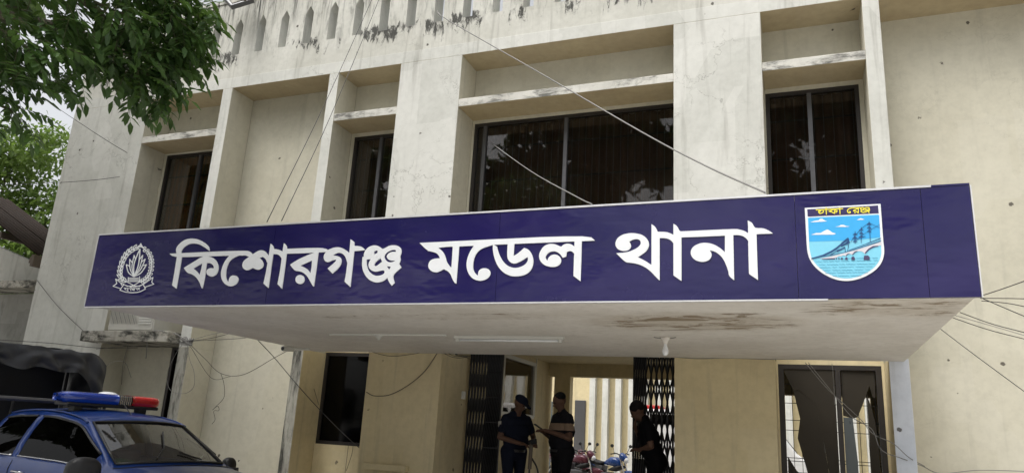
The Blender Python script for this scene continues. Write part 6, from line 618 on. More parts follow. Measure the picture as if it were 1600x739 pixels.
# motorcycles
M['tyre'] = simple('tyre_rubber', (0.02, 0.02, 0.02), 0.8); M['chrome'] = simple('chrome', (0.6, 0.6, 0.62), 0.2, 0.9, 0.05)
def motorcycle(loc, rz, mat, label):
    r = tag(empty('motorcycle', loc, rz), label, 'motorcycle', 'motorcycles parked in the courtyard')
    for x in (0.64, -0.62):
        w = MB().lathe([(0.24, -0.045), (0.29, -0.045), (0.305, 0), (0.29, 0.045), (0.24, 0.045), (0.24, -0.045)], (x, 0, 0.305), 'y', 24).build('wheel', M['tyre'], r, smooth=True)
        rm = MB(); rm.lathe([(0.225, -0.02), (0.24, -0.02), (0.24, 0.02), (0.225, 0.02), (0.225, -0.02)], (x, 0, 0.305), 'y', 24)
        for a in range(6): rm.tube([(x, 0, 0.305), (x+0.23*math.cos(a*1.047), 0, 0.305+0.23*math.sin(a*1.047))], 0.01, 5)
        rm.build('rim', M['chrome'], w)
    for s in (-0.07, 0.07): MB().tube([(0.64, s, 0.305), (0.42, s, 0.95)], 0.022, 8).build('fork', M['chrome'], r)
    def hull(name, secs, mat):      # lofted bodywork: (x, zc, half width, half height)
        m = MB(); n = 14; P = []
        for x, zc, hw_, hh in secs:
            for k in range(n): a = 2*math.pi*k/n; P.append((x, hw_*math.copysign(abs(math.cos(a))**.7, math.cos(a)), zc+hh*math.copysign(abs(math.sin(a))**.8, math.sin(a))))
        m.add(P, [(i*n+k, i*n+(k+1) % n, (i+1)*n+(k+1) % n, (i+1)*n+k) for i in range(len(secs)-1) for k in range(n)] + [tuple(range(n-1, -1, -1)), tuple(range((len(secs)-1)*n, len(secs)*n))]); return m.build(name, mat, r, smooth=True)
    hull('fuel_tank', [(-.12, .78, .05, .03), (-.02, .81, .10, .07), (.12, .84, .135, .11), (.28, .83, .13, .12), (.38, .78, .08, .08), (.42, .75, .04, .03)], mat)
    hull('tank_shroud', [(.08, .64, .12, .02), (.20, .66, .15, .06), (.36, .70, .15, .06), (.48, .74, .12, .02)], M['black'])
    hull('tail', [(-.35, .71, .11, .03), (-.62, .77, .10, .045), (-.92, .88, .05, .025)], mat)
    hull('seat', [(-.10, .79, .08, .04), (-.25, .78, .13, .045), (-.5, .83, .13, .045), (-.78, .89, .09, .03)], M['black'])
    MB().add([(-0.1, 0.11, 0.72), (-0.85, 0.05, 0.86), (-0.78, 0.09, 0.70), (-0.15, 0.12, 0.55), (-0.1, -0.11, 0.72), (-0.85, -0.05, 0.86), (-0.78, -0.09, 0.70), (-0.15, -0.12, 0.55)], [(0, 1, 2, 3), (7, 6, 5, 4), (0, 4, 5, 1), (1, 5, 6, 2), (3, 2, 6, 7), (0, 3, 7, 4)]).build('side_panel', M['mull'], r, bevel=0.02)
    MB().box(-0.2, 0.3, -0.13, 0.13, 0.28, 0.58).build('engine', M['mull'], r, bevel=0.04)
    MB().tube(spline([(0.36, 0.36, 1.02), (0.40, 0.18, 1.04), (0.42, 0, 0.98), (0.40, -0.18, 1.04), (0.36, -0.36, 1.02)], 6), 0.014, 8).build('handlebar', M['iron'], r, smooth=True)
    MB().ell((0.55, 0, 0.88), 0.06, 0.075, 0.07).build('headlight', M['letter'], r, smooth=True)
    hull('headlight_fairing', [(.36, .98, .05, .05), (.44, .97, .11, .10), (.54, .92, .09, .08), (.58, .88, .04, .03)], mat)
    for s in (-1, 1):
        m = MB().tube([(0.38, 0.24*s, 1.04), (0.40, 0.33*s, 1.20)], 0.007, 6).build('mirror', M['iron'], r); MB().ell((0.40, 0.36*s, 1.22), 0.015, 0.065, 0.04).build('mirror_head', M['black'], m, smooth=True)
    MB().ell((0.66, 0, 0.55), 0.25, 0.06, 0.11).build('mudguard', mat, r, smooth=True)
    MB().tube([(-0.05, 0.16, 0.30), (-0.75, 0.18, 0.36)], 0.04, 10).build('exhaust', M['chrome'], r, smooth=True)
    return r
M['bike_b'] = simple('blue_tank_paint', (0.004, 0.045, 0.21), 0.25, 0, 0.1, coat=0.6); M['bike_r'] = simple('maroon_tank_paint', (0.06, 0.005, 0.01), 0.25, 0, 0.1, coat=0.6); M['bike_p'] = simple('silver_pink_paint', (0.09, 0.018, 0.032), 0.3, 0.2)
motorcycle((-5.55, 19.2, 0.33), R3(-22), M['bike_p'], 'pinkish maroon motorcycle parked beside the blue one')
motorcycle((-4.62, 18.9, 0.33), R3(-26), M['bike_b'], 'bright blue motorcycle parked in the courtyard')
motorcycle((-5.95, 19.9, 0.33), R3(-30), M['bike_r'], 'dark red motorcycle behind the pinkish one')
# white van beyond the right gate
M['van'] = simple('white_van_paint', (0.70, 0.70, 0.70), 0.3, var=0.04, coat=0.5); M['red'] = simple('red_plastic', (0.42, 0.015, 0.012), 0.3)
van = tag(empty('parked_van', (-2.4, 21.6, 0.45)), 'white van parked beyond the right lattice gate', 'van')
vb = MB(); prof = [(-1.75, 0.35), (2.4, 0.35), (2.45, 0.95), (2.2, 1.15), (1.55, 2.0), (1.3, 2.12), (-1.65, 2.12), (-1.75, 2.0)]
vb.prism(prof, -0.85, 0.85); vb.build('body', M['van'], van, bevel=0.06)
for xa, xb in ((-1.55, -0.65), (-0.58, 0.32), (0.4, 1.3)): MB().box(xa, xb, -0.862, -0.852, 1.72, 1.98).build('side_window', M['carglass_dk'], van)
MB().add([(1.60, -0.75, 1.93), (1.60, 0.75, 1.93), (2.20, 0.75, 1.17), (2.20, -0.75, 1.17)], [(3, 2, 1, 0)]).build('windshield', M['carglass_dk'], van)
for x in (-1.1, 1.6):
    for s in (-1, 1): MB().lathe([(0, -0.1), (0.3, -0.1), (0.33, -0.05), (0.33, 0.05), (0.3, 0.1), (0, 0.1)], (x, 0.78*s, 0.33), 'y', 20).build('wheel', M['tyre'], van, smooth=True)
MB().box(-1.72, -1.35, -0.5, 0.5, 2.125, 2.24).build('beacon', M['red'], van, bevel=0.03)

# ================================================================== LEFT NEIGHBOUR
shd = tag(empty('shed', (0, 0.6, -0.05)), 'grey cement shed with brown tin roof at the left edge', 'shed')
box('wall', M['grey_wall'], shd, -20, -14.55, 10.35, 14, GZ, 4.09)
box('sunshade', M['slab_mould'], shd, -20, -14.46, 9.75, 10.349, 4.10, 4.26, bevel=0.01)
MB().prism([(-20, 4.262), (-14.62, 4.262), (-14.62, 4.50), (-15.9, 4.86), (-17.5, 5.35), (-20, 5.35)], 10.36, 10.5).build('gable', M['wall'], shd)
M['tin'] = simple('rusty_tin_roof', (0.028, 0.021, 0.017), 0.85, 0.0, 0.6, 4, spec=0.1)
for k in range(2):
    y0 = 9.55+k*0.8; rm = MB(); n = 48; P = []
    for i in range(n+1):
        y = y0+0.8*i/n; dz = 0.035*math.sin(i*math.pi*2*6/n); P += [(-18.2, y, 6.62+dz+0.004*k), (-14.62, y, 4.78+dz+0.004*k)]
    rm.add(P, [(2*i, 2*i+1, 2*i+3, 2*i+2) for i in range(n)]); o = rm.build('roof_sheet', M['tin'], shd, smooth=True); so = o.modifiers.new('solid', 'SOLIDIFY'); so.thickness = 0.015
for xx, zz in ((-14.75, 4.74), (-15.9, 5.33), (-17.1, 5.95)): box('purlin', M['bark'], shd, xx-0.05, xx+0.05, 9.6, 11.1, zz-0.16, zz-0.03)
box('eave_board', M['bark'], shd, -14.68, -14.60, 9.55, 11.1, 4.5, 4.74)

# ================================================================== POLICE PICKUP
M['blue'] = simple('blue_car_paint', (0.002, 0.026, 0.15), 0.4, 0.0, 0.12, 3, spec=0.3, coat=0.5)
M['trimblk'] = simple('black_plastic_trim', (0.012, 0.012, 0.013), 0.45)
M['canvas'] = simple('black_canvas', (0.022, 0.024, 0.029), 0.48, 0, 0.3, 5, 0.5)
M['lens_b'] = simple('blue_beacon_lens', (0.006, 0.04, 0.32), 0.12, coat=1.0); M['lens_r'] = simple('red_beacon_lens', (0.45, 0.012, 0.015), 0.12, coat=1.0)
M['seat'] = simple('grey_seat_fabric', (0.09, 0.09, 0.085), 0.8)
truck = tag(empty('police_pickup', (-7.36, 6.80, 0.05), -0.143), 'blue police pickup with roof light bar and canvas-covered bed', 'pickup truck')
ST = [(1.99, .76, .60, .72, .66, .62), (1.90, .91, .70, .86, .78, .74), (1.5, 1.0, .745, .95, .87, .88), (1.05, 1.065, .755, 1.02, .885, .95), (.80, 1.10, .735, 1.065, .87, 1.02), (.74, 1.135, .73, 1.10, .865, 1.05),
      (.55, 1.25, .705, 1.215, .862, 1.06), (.3, 1.395, .665, 1.36, .862, 1.06), (.05, 1.535, .622, 1.50, .862, 1.06), (-.12, 1.595, .605, 1.55, .862, 1.06), (-.5, 1.645, .60, 1.60, .862, 1.06), (-.78, 1.655, .60, 1.61, .862, 1.06), (-.90, 1.655, .60, 1.61, .862, 1.06), (-1.3, 1.635, .592, 1.59, .862, 1.06), (-1.56, 1.605, .58, 1.56, .86, 1.06), (-1.72, 1.57, .565, 1.52, .85, 1.06)]
def par(x):
    for a, b in zip(ST[:-1], ST[1:]):
        if b[0] <= x <= a[0]:
            t = (a[0]-x)/(a[0]-b[0]); return [a[i]+(b[i]-a[i])*t for i in range(1, 6)]
    return list((ST[0] if x > ST[0][0] else ST[-1])[1:])
def bow(x): return max(0.0, min(1.0, (1.3-x)/0.5, (x+0.45)/0.5))*0.13
def top(x, q, off=0):      # q -1..1 across
    zt, ye, ze, yb, zb = par(x); return (x+bow(x)*(1-q*q)-0.06*0+off*0.5, ye*q, ze+(zt-ze)*(1-abs(q)**2.2)+off)
def side(x, v, s, off=0):
    zt, ye, ze, yb, zb = par(x); y = yb+(ye-yb)*v+0.035*math.sin(math.pi*v)*(1 if ze-zb > 0.2 else 0); return (x, s*(y+off), zb+(ze-zb)*v+off*0.3)
VB, VT = 0.07, 0.87
xs_ = [s[0] for s in ST]
body = MB()
qs = [-1, -.93, -.7, -.45, -.2, 0, .2, .45, .7, .93, 1]
vs = [0, VB, .3, .6, VT, 1]
def in_ws(xa, xb, qa, qb): return xb >= 0.04 and xa <= 0.745 and qa >= -.94 and qb <= .94
def in_sw(xa, xb, va, vb): return va >= VB-.001 and vb <= VT+.001 and ((xa <= .56 and xb >= -.781) or (xa <= -.899 and xb >= -1.57))
for xa, xb in zip(xs_[:-1], xs_[1:]):
    for qa, qb in zip(qs[:-1], qs[1:]):
        if not in_ws(xa, xb, qa, qb): body.add([top(xa, qa), top(xa, qb), top(xb, qb), top(xb, qa)], [(0, 1, 2, 3)])
    for s in (-1, 1):
        f = (0, 1, 2, 3) if s < 0 else (3, 2, 1, 0)
        for va, vb in zip(vs[:-1], vs[1:]):
            if not in_sw(xa, xb, va, vb): body.add([side(xa, va, s), side(xa, vb, s), side(xb, vb, s), side(xb, va, s)], [f])
        pa, pb = par(xa), par(xb)
        A = [(xa, s*pa[3], pa[4]), (xa, s*(pa[3]+.03), pa[4]-.1), (xa, s*(pa[3]+.045), .62), (xa, s*(pa[3]+.02), .38), (xa, s*(pa[3]-.06), .18)]
        Bq = [(xb, s*pb[3], pb[4]), (xb, s*(pb[3]+.03), pb[4]-.1), (xb, s*(pb[3]+.045), .62), (xb, s*(pb[3]+.02), .38), (xb, s*(pb[3]-.06), .18)]
        for i in range(4): body.add([A[i+1], A[i], Bq[i], Bq[i+1]], [f])
x = ST[-1][0]; bk = [side(x, v, -1) for v in vs] + [top(x, q) for q in qs[1:-1]] + [side(x, v, 1) for v in reversed(vs)] + [(x, .8, .18), (x, -.8, .18)]
body.add(bk, [tuple(range(len(bk)))])
x = ST[0][0]; fp = par(x); body.add([(x, -.62, .18), (x, .62, .18), (x, fp[3], fp[4]), (x, fp[1], fp[2]), (x, 0, fp[0]), (x, -fp[1], fp[2]), (x, -fp[3], fp[4])], [(0, 1, 2, 3, 4, 5, 6)])
bo = body.build('body', M['blue'], truck, smooth=True)
bm = bmesh.new(); bm.from_mesh(bo.data); bmesh.ops.remove_doubles(bm, verts=bm.verts, dist=0.0008); bm.normal_update(); bm.to_mesh(bo.data); bm.free()
bo.data.polygons.foreach_set('use_smooth', [True]*len(bo.data.polygons)); es = bo.modifiers.new('es', 'EDGE_SPLIT'); es.split_angle = R3(35); so = bo.modifiers.new('solid', 'SOLIDIFY'); so.thickness = 0.02; so.offset = -1
def patch(fn, us, ws, name, mat, parent):
    m = MB(); P = [fn(u, w) for u in us for w in ws]; n = len(ws); m.add(P, [(i*n+j, i*n+j+1, (i+1)*n+j+1, (i+1)*n+j) for i in range(len(us)-1) for j in range(n-1)]); return m.build(name, mat, parent, smooth=True)
patch(lambda u, w: top(u, w, -0.004), [.74, .55, .3, .05], qs[1:-1], 'windshield', M['carglass'], truck)
rim = MB()
rim.tube([top(u, -.93, .004) for u in (.74, .55, .3, .05)] + [top(.05, q, .004) for q in qs[2:-2]] + [top(u, .93, .004) for u in (.05, .3, .55, .74)] + [top(.74, q, .004) for q in reversed(qs[2:-2])] + [top(.74, -.93, .004)], 0.014, 6)
rim.build('windshield_seal', M['trimblk'], truck, smooth=True)
for s in (-1, 1):
    for ua in ([.55, .3, .05, -.12, -.5, -.78], [-.90, -1.3, -1.56]):
        w = patch(lambda u, v: side(u, v, s, -0.004), ua, vs[1:-1], 'side_window', M['carglass_dk'], truck)
        e = [side(u, VT, s, .005) for u in ua]; MB().tube(spline(e, 4), 0.013, 6).build('window_visor', M['trimblk'], w, smooth=True)
        e2 = [side(u, VB, s, .005) for u in ua]; MB().tube(spline(e2, 4), 0.008, 6).build('belt_strip', M['chrome'], w, smooth=True)
    mc = (.82, -1.06, 1.07) if s < 0 else (.50, 1.0, 1.05); mr = MB(); mr.ell((0, 0, 0), 1, 1, 1, 28, 18); sx = (.08, .165 if s < 0 else .10, .115); pw_ = lambda c, e: math.copysign(abs(c)**e, c)
    mr.v = [(mc[0]+sx[0]*pw_(a, .75)-.02*b*s, mc[1]+sx[1]*pw_(b, .62)*(1-.12*c), mc[2]+sx[2]*pw_(c, .62)-.015*abs(b)) for a, b, c in mr.v]; mo = mr.build('mirror', M['trimblk'], truck, smooth=True); mo['label'] = 'black door mirror'
    MB().tube([(.62, s*.84, 1.02), (.74, s*.95, 1.03)], .03, 8).build('mirror_arm', M['trimblk'], truck, smooth=True)
    MB().tube(spline([side(u, 1, s, .006) for u in (.05, -.12, -.5, -.9, -1.3, -1.6)], 3), 0.012, 6).build('roof_gutter', M['blue'], truck, smooth=True)
# interior
MB().box(.15, .85, -.68, .68, .80, 1.03).build('dashboard', M['trimblk'], truck, bevel=.05)
MB().box(-1.66, .8, -.7, .7, .30, .34).build('cab_floor', M['trimblk'], truck)
for s in (-.36, .36):
    MB().box(-.72, -.2, s-.25, s+.25, .5, .68).box(-.82, -.66, s-.24, s+.24, .68, 1.18).box(-.84, -.74, s-.12, s+.12, 1.2, 1.38).build('seat', M['seat'], truck, bevel=.04)
MB().box(-1.6, -1.1, -.62, .62, .5, .7).box(-1.62, -1.48, -.62, .62, .7, 1.2).build('rear_seat', M['seat'], truck, bevel=.04)
swm = MB(); ring = [(0.06+.07*math.sin(a), -.36+.18*math.cos(a), 1.02+.16*math.sin(a)) for a in [i*math.pi/10 for i in range(21)]]; swm.tube(ring, .014, 6); swm.build('steering_wheel', M['trimblk'], truck, smooth=True)
MB().tube([top(.70, -.35, .012), top(.52, -.1, .012), top(.25, .12, .012)], .009, 6).build('wiper', M['trimblk'], truck)
MB().tube([top(.71, .45, .012), top(.6, .1, .012), top(.5, -.25, .012)][:2], .009, 6).build('wiper', M['trimblk'], truck)
tag(MB().add([(.66, .42, 1.055), (.40, .50, 1.055), (.50, .60, 1.19)], [(0, 1, 2), (2, 1, 0)]).build('paper_card', M['letter'], None), 'white card standing behind the pickup windscreen', 'card').matrix_world = truck.matrix_world
o = tag(MB().ell((.42, -.40, 1.09), .09, .16, .06).build('cushion', simple('green_cloth', (.02, .12, .05), .8), None, smooth=True), 'green cushion lying on the pickup dashboard', 'cushion')
for nm in ('paper_card', 'cushion'):
    ob = bpy.data.objects[nm]; ob.location = (-7.36, 6.80, 0.05); ob.rotation_euler = (0, 0, -0.143)
# bed, frame, canvas
MB().box(-3.80, -1.80, -.86, .86, .42, 1.04).build('bed', M['blue'], truck, bevel=.03)
CX, CZ = -2.26, .16
for xx in (CX-.06, CX-.75, CX-1.45):
    MB().tube([(xx, -.80, 1.04), (xx, -.80, 2.08+CZ), (xx, -.62, 2.2+CZ), (xx, .62, 2.2+CZ), (xx, .80, 2.08+CZ), (xx, .80, 1.04)], .022, 8).build('canvas_hoop', M['iron'], truck)
for yy in (-.80, .80): MB().tube([(-1.86, yy, 1.45), (CX-1.45, yy, 1.45)], .018, 6).build('bed_rail', M['iron'], truck)
MB().tube([(-1.80, -.80, 1.72), (-1.80, .80, 1.72)], .03, 8).build('headboard_rail', M['mull'], truck)
for yy in (-.5, .1, .7): MB().tube([(-1.80, yy, 1.04), (-1.80, yy, 1.72)], .02, 8).build('headboard_post', M['iron'], truck)
cv = MB(); NX = 40; prof = spline([(0, -.86, 1.5), (0, -.87, 1.85), (0, -.84, 2.12), (0, -.62, 2.245), (0, 0, 2.255), (0, .62, 2.235), (0, .84, 2.10), (0, .88, 1.85), (0, .87, 1.02)], 8); P = []
for i in range(NX+1):
    xx = CX+.02-1.5*i/NX
    for p in prof:
        k = noise.noise(Vector((xx*2.2, p.y*1.6, p.z*3)))*.06+noise.noise(Vector((xx*6, p.y*4, p.z*5+3)))*.028; sag = -.045*math.sin((i/NX)*math.pi*2)**2*(1 if abs(p.y) < .7 else .3)
        d = Vector((0, p.y, p.z-1.6)).normalized(); P.append((xx, p.y+d.y*k, p.z+CZ*(1 if p.z > 1.2 else 0)+d.z*k+sag))
n = len(prof); cv.add(P, [(i*n+j, i*n+j+1, (i+1)*n+j+1, (i+1)*n+j) for i in range(NX) for j in range(n-1)])
c0 = cv.build('canvas_cover', M['canvas'], truck, smooth=True); so = c0.modifiers.new('solid', 'SOLIDIFY'); so.thickness = .012
vd = MB(); P = []; NY, NZ = 48, 14      # gathered front drape hanging from the first hoop
for i in range(NY+1):
    y = -.88+1.76*i/NY; a = abs(y)/.88; ztop = 2.262+CZ-.15*max(0, (a-.7)/.3)**2; dep = .27+.14*noise.noise(Vector((y*1.9, 0, 5)))+(.34*max(0, (y-.45)/.43))
    for j in range(NZ+1):
        t = j/NZ; bulge = .045*math.sin(math.pi*min(1, t*.75))**.7*(1+.6*noise.noise(Vector((y*2.5, t*1.3, 1))))+.03*t*math.sin(y*17+3*noise.noise(Vector((y*3, t*2, 4))))+.04*noise.noise(Vector((y*6, t*3, 2)))
        P.append((CX+.03+bulge, y, ztop-dep*t+.02*noise.noise(Vector((y*5, t*5, 9)))))
m_ = NZ+1; vd.add(P, [(i*m_+j, i*m_+j+1, (i+1)*m_+j+1, (i+1)*m_+j) for i in range(NY) for j in range(NZ)]); vd.build('front_drape', M['canvas'], truck, smooth=True)
MB().box(CX-.9, CX-.86, -.82, .82, 1.04, 2.2+CZ).build('inner_flap', M['canvas'], truck)
# light bar
for yy in (-.42, .42): MB().box(-.66, -.54, yy-.05, yy+.05, 1.60, 1.70).build('light_foot', M['trimblk'], truck, bevel=.01)
lb = MB().box(-.74, -.46, -.60, .58, 1.675, 1.715).build('light_bar', M['trimblk'], truck, bevel=.015)
def lens(y0, y1, mat, nm, e0, e1):
    m = MB(); ys = [y0+(y1-y0)*i/10 for i in range(11)]; P = []; n = 16
    for i, y in enumerate(ys):
        k = 1.0
        if e0 and i < 3: k = (.35, .75, .93)[i]
        if e1 and i > 7: k = (.93, .75, .35)[i-8]
        for j in range(n):
            a = 2*math.pi*j/n; cx, cz = math.cos(a), math.sin(a); P.append((-.60+.15*k*(abs(cx)**.6)*math.copysign(1, cx), y, 1.768+.072*k**.5*(abs(cz)**.6)*math.copysign(1, cz)))
    m.add(P, [(i*n+j, i*n+(j+1) % n, (i+1)*n+(j+1) % n, (i+1)*n+j) for i in range(10) for j in range(n)] + [tuple(range(n)), tuple(range(10*n+n-1, 10*n-1, -1))]); return m.build(nm, mat, lb, smooth=True)
lens(-.68, 0.02, M['lens_b'], 'blue_lens', True, False); lens(.20, .64, M['lens_r'], 'red_lens', False, True)
MB().box(-.73, -.47, .025, .195, 1.716, 1.82).build('siren_speaker', M['mull'], lb, bevel=.01)
for k in range(6): MB().box(-.735, -.455, .035+k*.027, .045+k*.027, 1.72, 1.83).build('speaker_rib', M['chrome'], lb)
MB().ell((-.60, -.05, 1.83), .10, .12, .035).build('siren_dome', M['letter'], lb, smooth=True)
for s in (-1, 1):      # panel joints and handles
    for xx in (.58, -.84, -1.66): MB().tube([(xx, s*(par(xx)[3]+.002), par(xx)[4]-.01), (xx, s*(par(xx)[3]+.032), par(xx)[4]-.1), (xx, s*(par(xx)[3]+.047), .62), (xx, s*(par(xx)[3]+.022), .38)], .006, 5).build('door_gap', M['trimblk'], truck)
    for xx in (-.70, -1.5): MB().tube(spline([(xx, s*.895, .93), (xx+.02, s*.935, .94), (xx+.16, s*.935, .94), (xx+.18, s*.895, .93)], 4), .013, 6).build('door_handle', M['chrome'], truck, smooth=True)
MB().tube([top(.80, q, .003) for q in qs], .006, 5).build('bonnet_gap', M['trimblk'], truck)
MB().tube([top(-.2, .0, .0), (-.32, .0, 1.72), (-.75, .0, 2.0)][:2], .006, 5).build('antenna', M['trimblk'], truck)
# running gear, front
for xx in (1.35, -2.35):
    for s in (-1, 1):
        w = MB().lathe([(.20, -.11), (.34, -.12), (.375, -.08), (.375, .08), (.34, .12), (.20, .11)], (xx, s*.80, .275), 'y', 28).build('wheel', M['tyre'], truck, smooth=True)
        MB().lathe([(0, -.06), (.08, -.08), (.19, -.05), (.205, -.10), (.205, .10), (.19, .05), (.08, .08), (0, .06)], (xx, s*.80, .275), 'y', 20).build('rim', M['chrome'], w, smooth=True)
MB().box(1.90, 2.12, -.84, .84, .26, .52).build('bumper', M['trimblk'], truck, bevel=.05); MB().box(1.96, 2.02, -.42, .42, .54, .70).build('grille', M['iron'], truck, bevel=.02)
for s in (-1, 1): MB().ell((1.90, s*.66, .68), .12, .16, .09).build('headlight', M['letter'], truck, smooth=True)

# ================================================================== PEOPLE
M['skin'] = simple('brown_skin', (0.075, 0.04, 0.026), 0.6, var=0.08, spec=0.2); M['navy'] = simple('navy_uniform', (0.008, 0.010, 0.018), 0.9, var=0.2, spec=0.05); M['shirt'] = simple('dark_knit_shirt', (0.010, 0.010, 0.012), 0.9, spec=0.05); M['stripe'] = simple('tan_shirt_stripe', (0.17, 0.12, 0.085), 0.9, spec=0.05); M['trouser'] = simple('dark_trousers', (0.008, 0.008, 0.009), 0.9, spec=0.05); M['hair'] = simple('black_hair', (0.005, 0.005, 0.005), 0.7, spec=0.1); M['blackcloth'] = simple('black_clothes', (0.004, 0.004, 0.005), 0.9, spec=0.05); M['shoe'] = simple('black_leather', (0.01, 0.01, 0.01), 0.35)
def person(loc, rz, H, label, arms, lean, headp, mats, stripes=None, bk=1.2):
    """local x forward, y left, z up. arms: {side: (shoulder, elbow, wrist, finger direction)}; one remeshed continuous body"""
    root = tag(empty('person', loc, rz), label, 'person')
    cs = []      # (p0, r0, p1, r1, material)
    SK, SH, TR, SHO = 0, 1, 2, 3
    hz = .52*H; sz = .815*H; lx = lean
    V = Vector
    for s in (-1, 1):
        cs += [(V((0, s*.095*bk, hz)), .092*bk, V((.02, s*.105, .285*H)), .068, TR), (V((.02, s*.105, .285*H)), .064, V((-.02, s*.11, .07)), .045, TR), (V((-.02, s*.11, .05)), .042, V((.13, s*.125, .035)), .036, SHO)]
    cs += [(V((0, -.06*bk, hz)), .115*bk, V((0, .06*bk, hz)), .115*bk, TR), (V((lx*.25+.02*bk, -.055*bk, hz+.14)), .115*bk, V((lx*.25+.02*bk, .055*bk, hz+.14)), .115*bk, SH), (V((lx*.6+.01, -.08*bk, hz+.29)), .115*bk, V((lx*.6+.01, .08*bk, hz+.29)), .115*bk, SH), (V((lx*.9, -.105*bk, sz-.10)), .088*bk, V((lx*.9, .105*bk, sz-.10)), .088*bk, SH), (V((lx, -.145*bk, sz-.035)), .058, V((lx, -.03, sz+.035)), .05, SH), (V((lx, .145*bk, sz-.035)), .058, V((lx, .03, sz+.035)), .05, SH)]
    hc, pitch, yaw = headp; hc = V(hc)
    cs += [(V((lx, 0, sz+.03)), .062, hc+V((-.01, 0, -.06)), .052, SK)]
    for s, (el, wr, fd) in arms.items():
        sh = V((lx, s*(.15*bk+.02), sz-.045)); el, wr, fd = V(el), V(wr), V(fd).normalized()
        mid = sh+(el-sh)*.62
        cs += [(sh, .068, mid, .062, SH), (mid, .044, el, .041, SK), (el, .041, wr, .029, SK)]
        pm = wr+fd*.055; sd = fd.cross(V((0, 0, 1))); sd = sd.normalized() if sd.length > .1 else V((0, 1, 0)); dn = sd.cross(fd)
        cs += [(wr, .028, pm+sd*.018, .022, SK), (wr, .028, pm-sd*.018, .022, SK)]
        for k, ln in enumerate((.062, .070, .066, .052)):
            b = pm+fd*.025+sd*(-.030+.020*k); c = b+fd*ln*.55-dn*.012; e = c+fd*ln*.3-dn*.032; cs += [(b, .0095, c, .009, SK), (c, .009, e, .008, SK)]
        tb = wr+fd*.03+sd*.03; cs += [(tb, .012, tb+fd*.04+sd*.02, .010, SK), (tb+fd*.04+sd*.02, .010, tb+fd*.065+sd*.006-dn*.01, .009, SK)]
    m = MB()
    for p0, r0, p1, r1, mt in cs:
        d = (p1-p0); L = d.length; d = d/L if L > 1e-5 else V((0, 0, 1)); q = d.to_track_quat('Z', 'Y').to_matrix(); nn = 12; prof = []
        for a in range(5): t = -math.pi/2+a*math.pi/8; prof.append((r0*math.cos(t), r0*math.sin(t)))
        for a in range(5): t = a*math.pi/8; prof.append((r1*math.cos(t), L+r1*math.sin(t)))
        prof = [(max(r, .0005), h) for r, h in prof]; b0 = len(m.v)
        for r, h in prof:
            for i in range(nn): m.v.append(tuple(p0+q @ V((r*math.cos(i*math.pi*2/nn), r*math.sin(i*math.pi*2/nn), h))))
        for j in range(9):
            for i in range(nn): m.f.append((b0+j*nn+i, b0+j*nn+(i+1) % nn, b0+(j+1)*nn+(i+1) % nn, b0+(j+1)*nn+i)); m.mi.append(mt)
        m.f.append(tuple(b0+i for i in reversed(range(nn)))); m.f.append(tuple(b0+9*nn+i for i in range(nn))); m.mi += [mt, mt]
    HR = Matrix.Rotation(yaw, 3, 'Z') @ Matrix.Rotation(pitch, 3, 'Y')
    def hp(x, y, z): return hc+HR @ V((x, y, z))
    m.ell(hp(-.008, 0, .02), .098, .076, .098, 20, 14, SK, HR); m.ell(hp(.018, 0, -.045), .072, .058, .078, 16, 12, SK, HR); m.ell(hp(.045, 0, -.095), .032, .030, .026, 12, 8, SK, HR)
    m.ell(hp(.098, 0, -.022), .022, .014, .022, 10, 8, SK, HR); m.ell(hp(.088, 0, .004), .012, .010, .022, 10, 8, SK, HR); m.ell(hp(.080, 0, -.062), .014, .024, .010, 10, 6, SK, HR); m.ell(hp(.078, 0, .026), .016, .045, .010, 10, 6, SK, HR)
    for s in (-1, 1): m.ell(hp(-.012, s*.080, -.012), .020, .010, .032, 10, 8, SK, HR)
    bo = m.build('body', mats, root, smooth=True)
    rmod = bo.modifiers.new('remesh', 'REMESH'); rmod.mode = 'VOXEL'; rmod.voxel_size = .0095; rmod.use_smooth_shade = True
    sm = bo.modifiers.new('smooth', 'SMOOTH'); sm.factor = .5; sm.iterations = 3
    dg = bpy.context.evaluated_depsgraph_get(); me = bpy.data.meshes.new_from_object(bo.evaluated_get(dg)); bo.modifiers.clear(); old = bo.data; bo.data = me; bpy.data.meshes.remove(old)
    me.materials.clear()
    for mt in mats: me.materials.append(mt)
    import numpy as np
    nf = len(me.polygons); ctr = np.zeros(nf*3); me.polygons.foreach_get('center', ctr); ctr = ctr.reshape(-1, 3); best = np.full(nf, 9.); idx = np.zeros(nf, int)
    for p0, r0, p1, r1, mt in cs:
        a, b = np.array(p0), np.array(p1); ab = b-a; t = np.clip(((ctr-a) @ ab)/max(1e-9, ab @ ab), 0, 1); d = np.linalg.norm(ctr-(a+t[:, None]*ab), axis=1)-(r0+(r1-r0)*t); k = d < best; best[k] = d[k]; idx[k] = mt
    dh = np.linalg.norm(ctr-np.array(hc), axis=1)-.11; k = dh < best; idx[k] = SK
    if stripes:
        for z0, z1, mi in stripes: k = (idx == SH) & (ctr[:, 2] > z0) & (ctr[:, 2] < z1); idx[k] = mi
    me.polygons.foreach_set('material_index', idx.astype(np.int32)); me.polygons.foreach_set('use_smooth', [True]*nf); me.update()
    for s in (-1, 1): MB().ell(hp(.083, s*.031, .012), .010, .014, .008, 10, 6, 0, HR).build('eye', M['hair'], root, smooth=True)
    return root, hp, HR
FL = PF
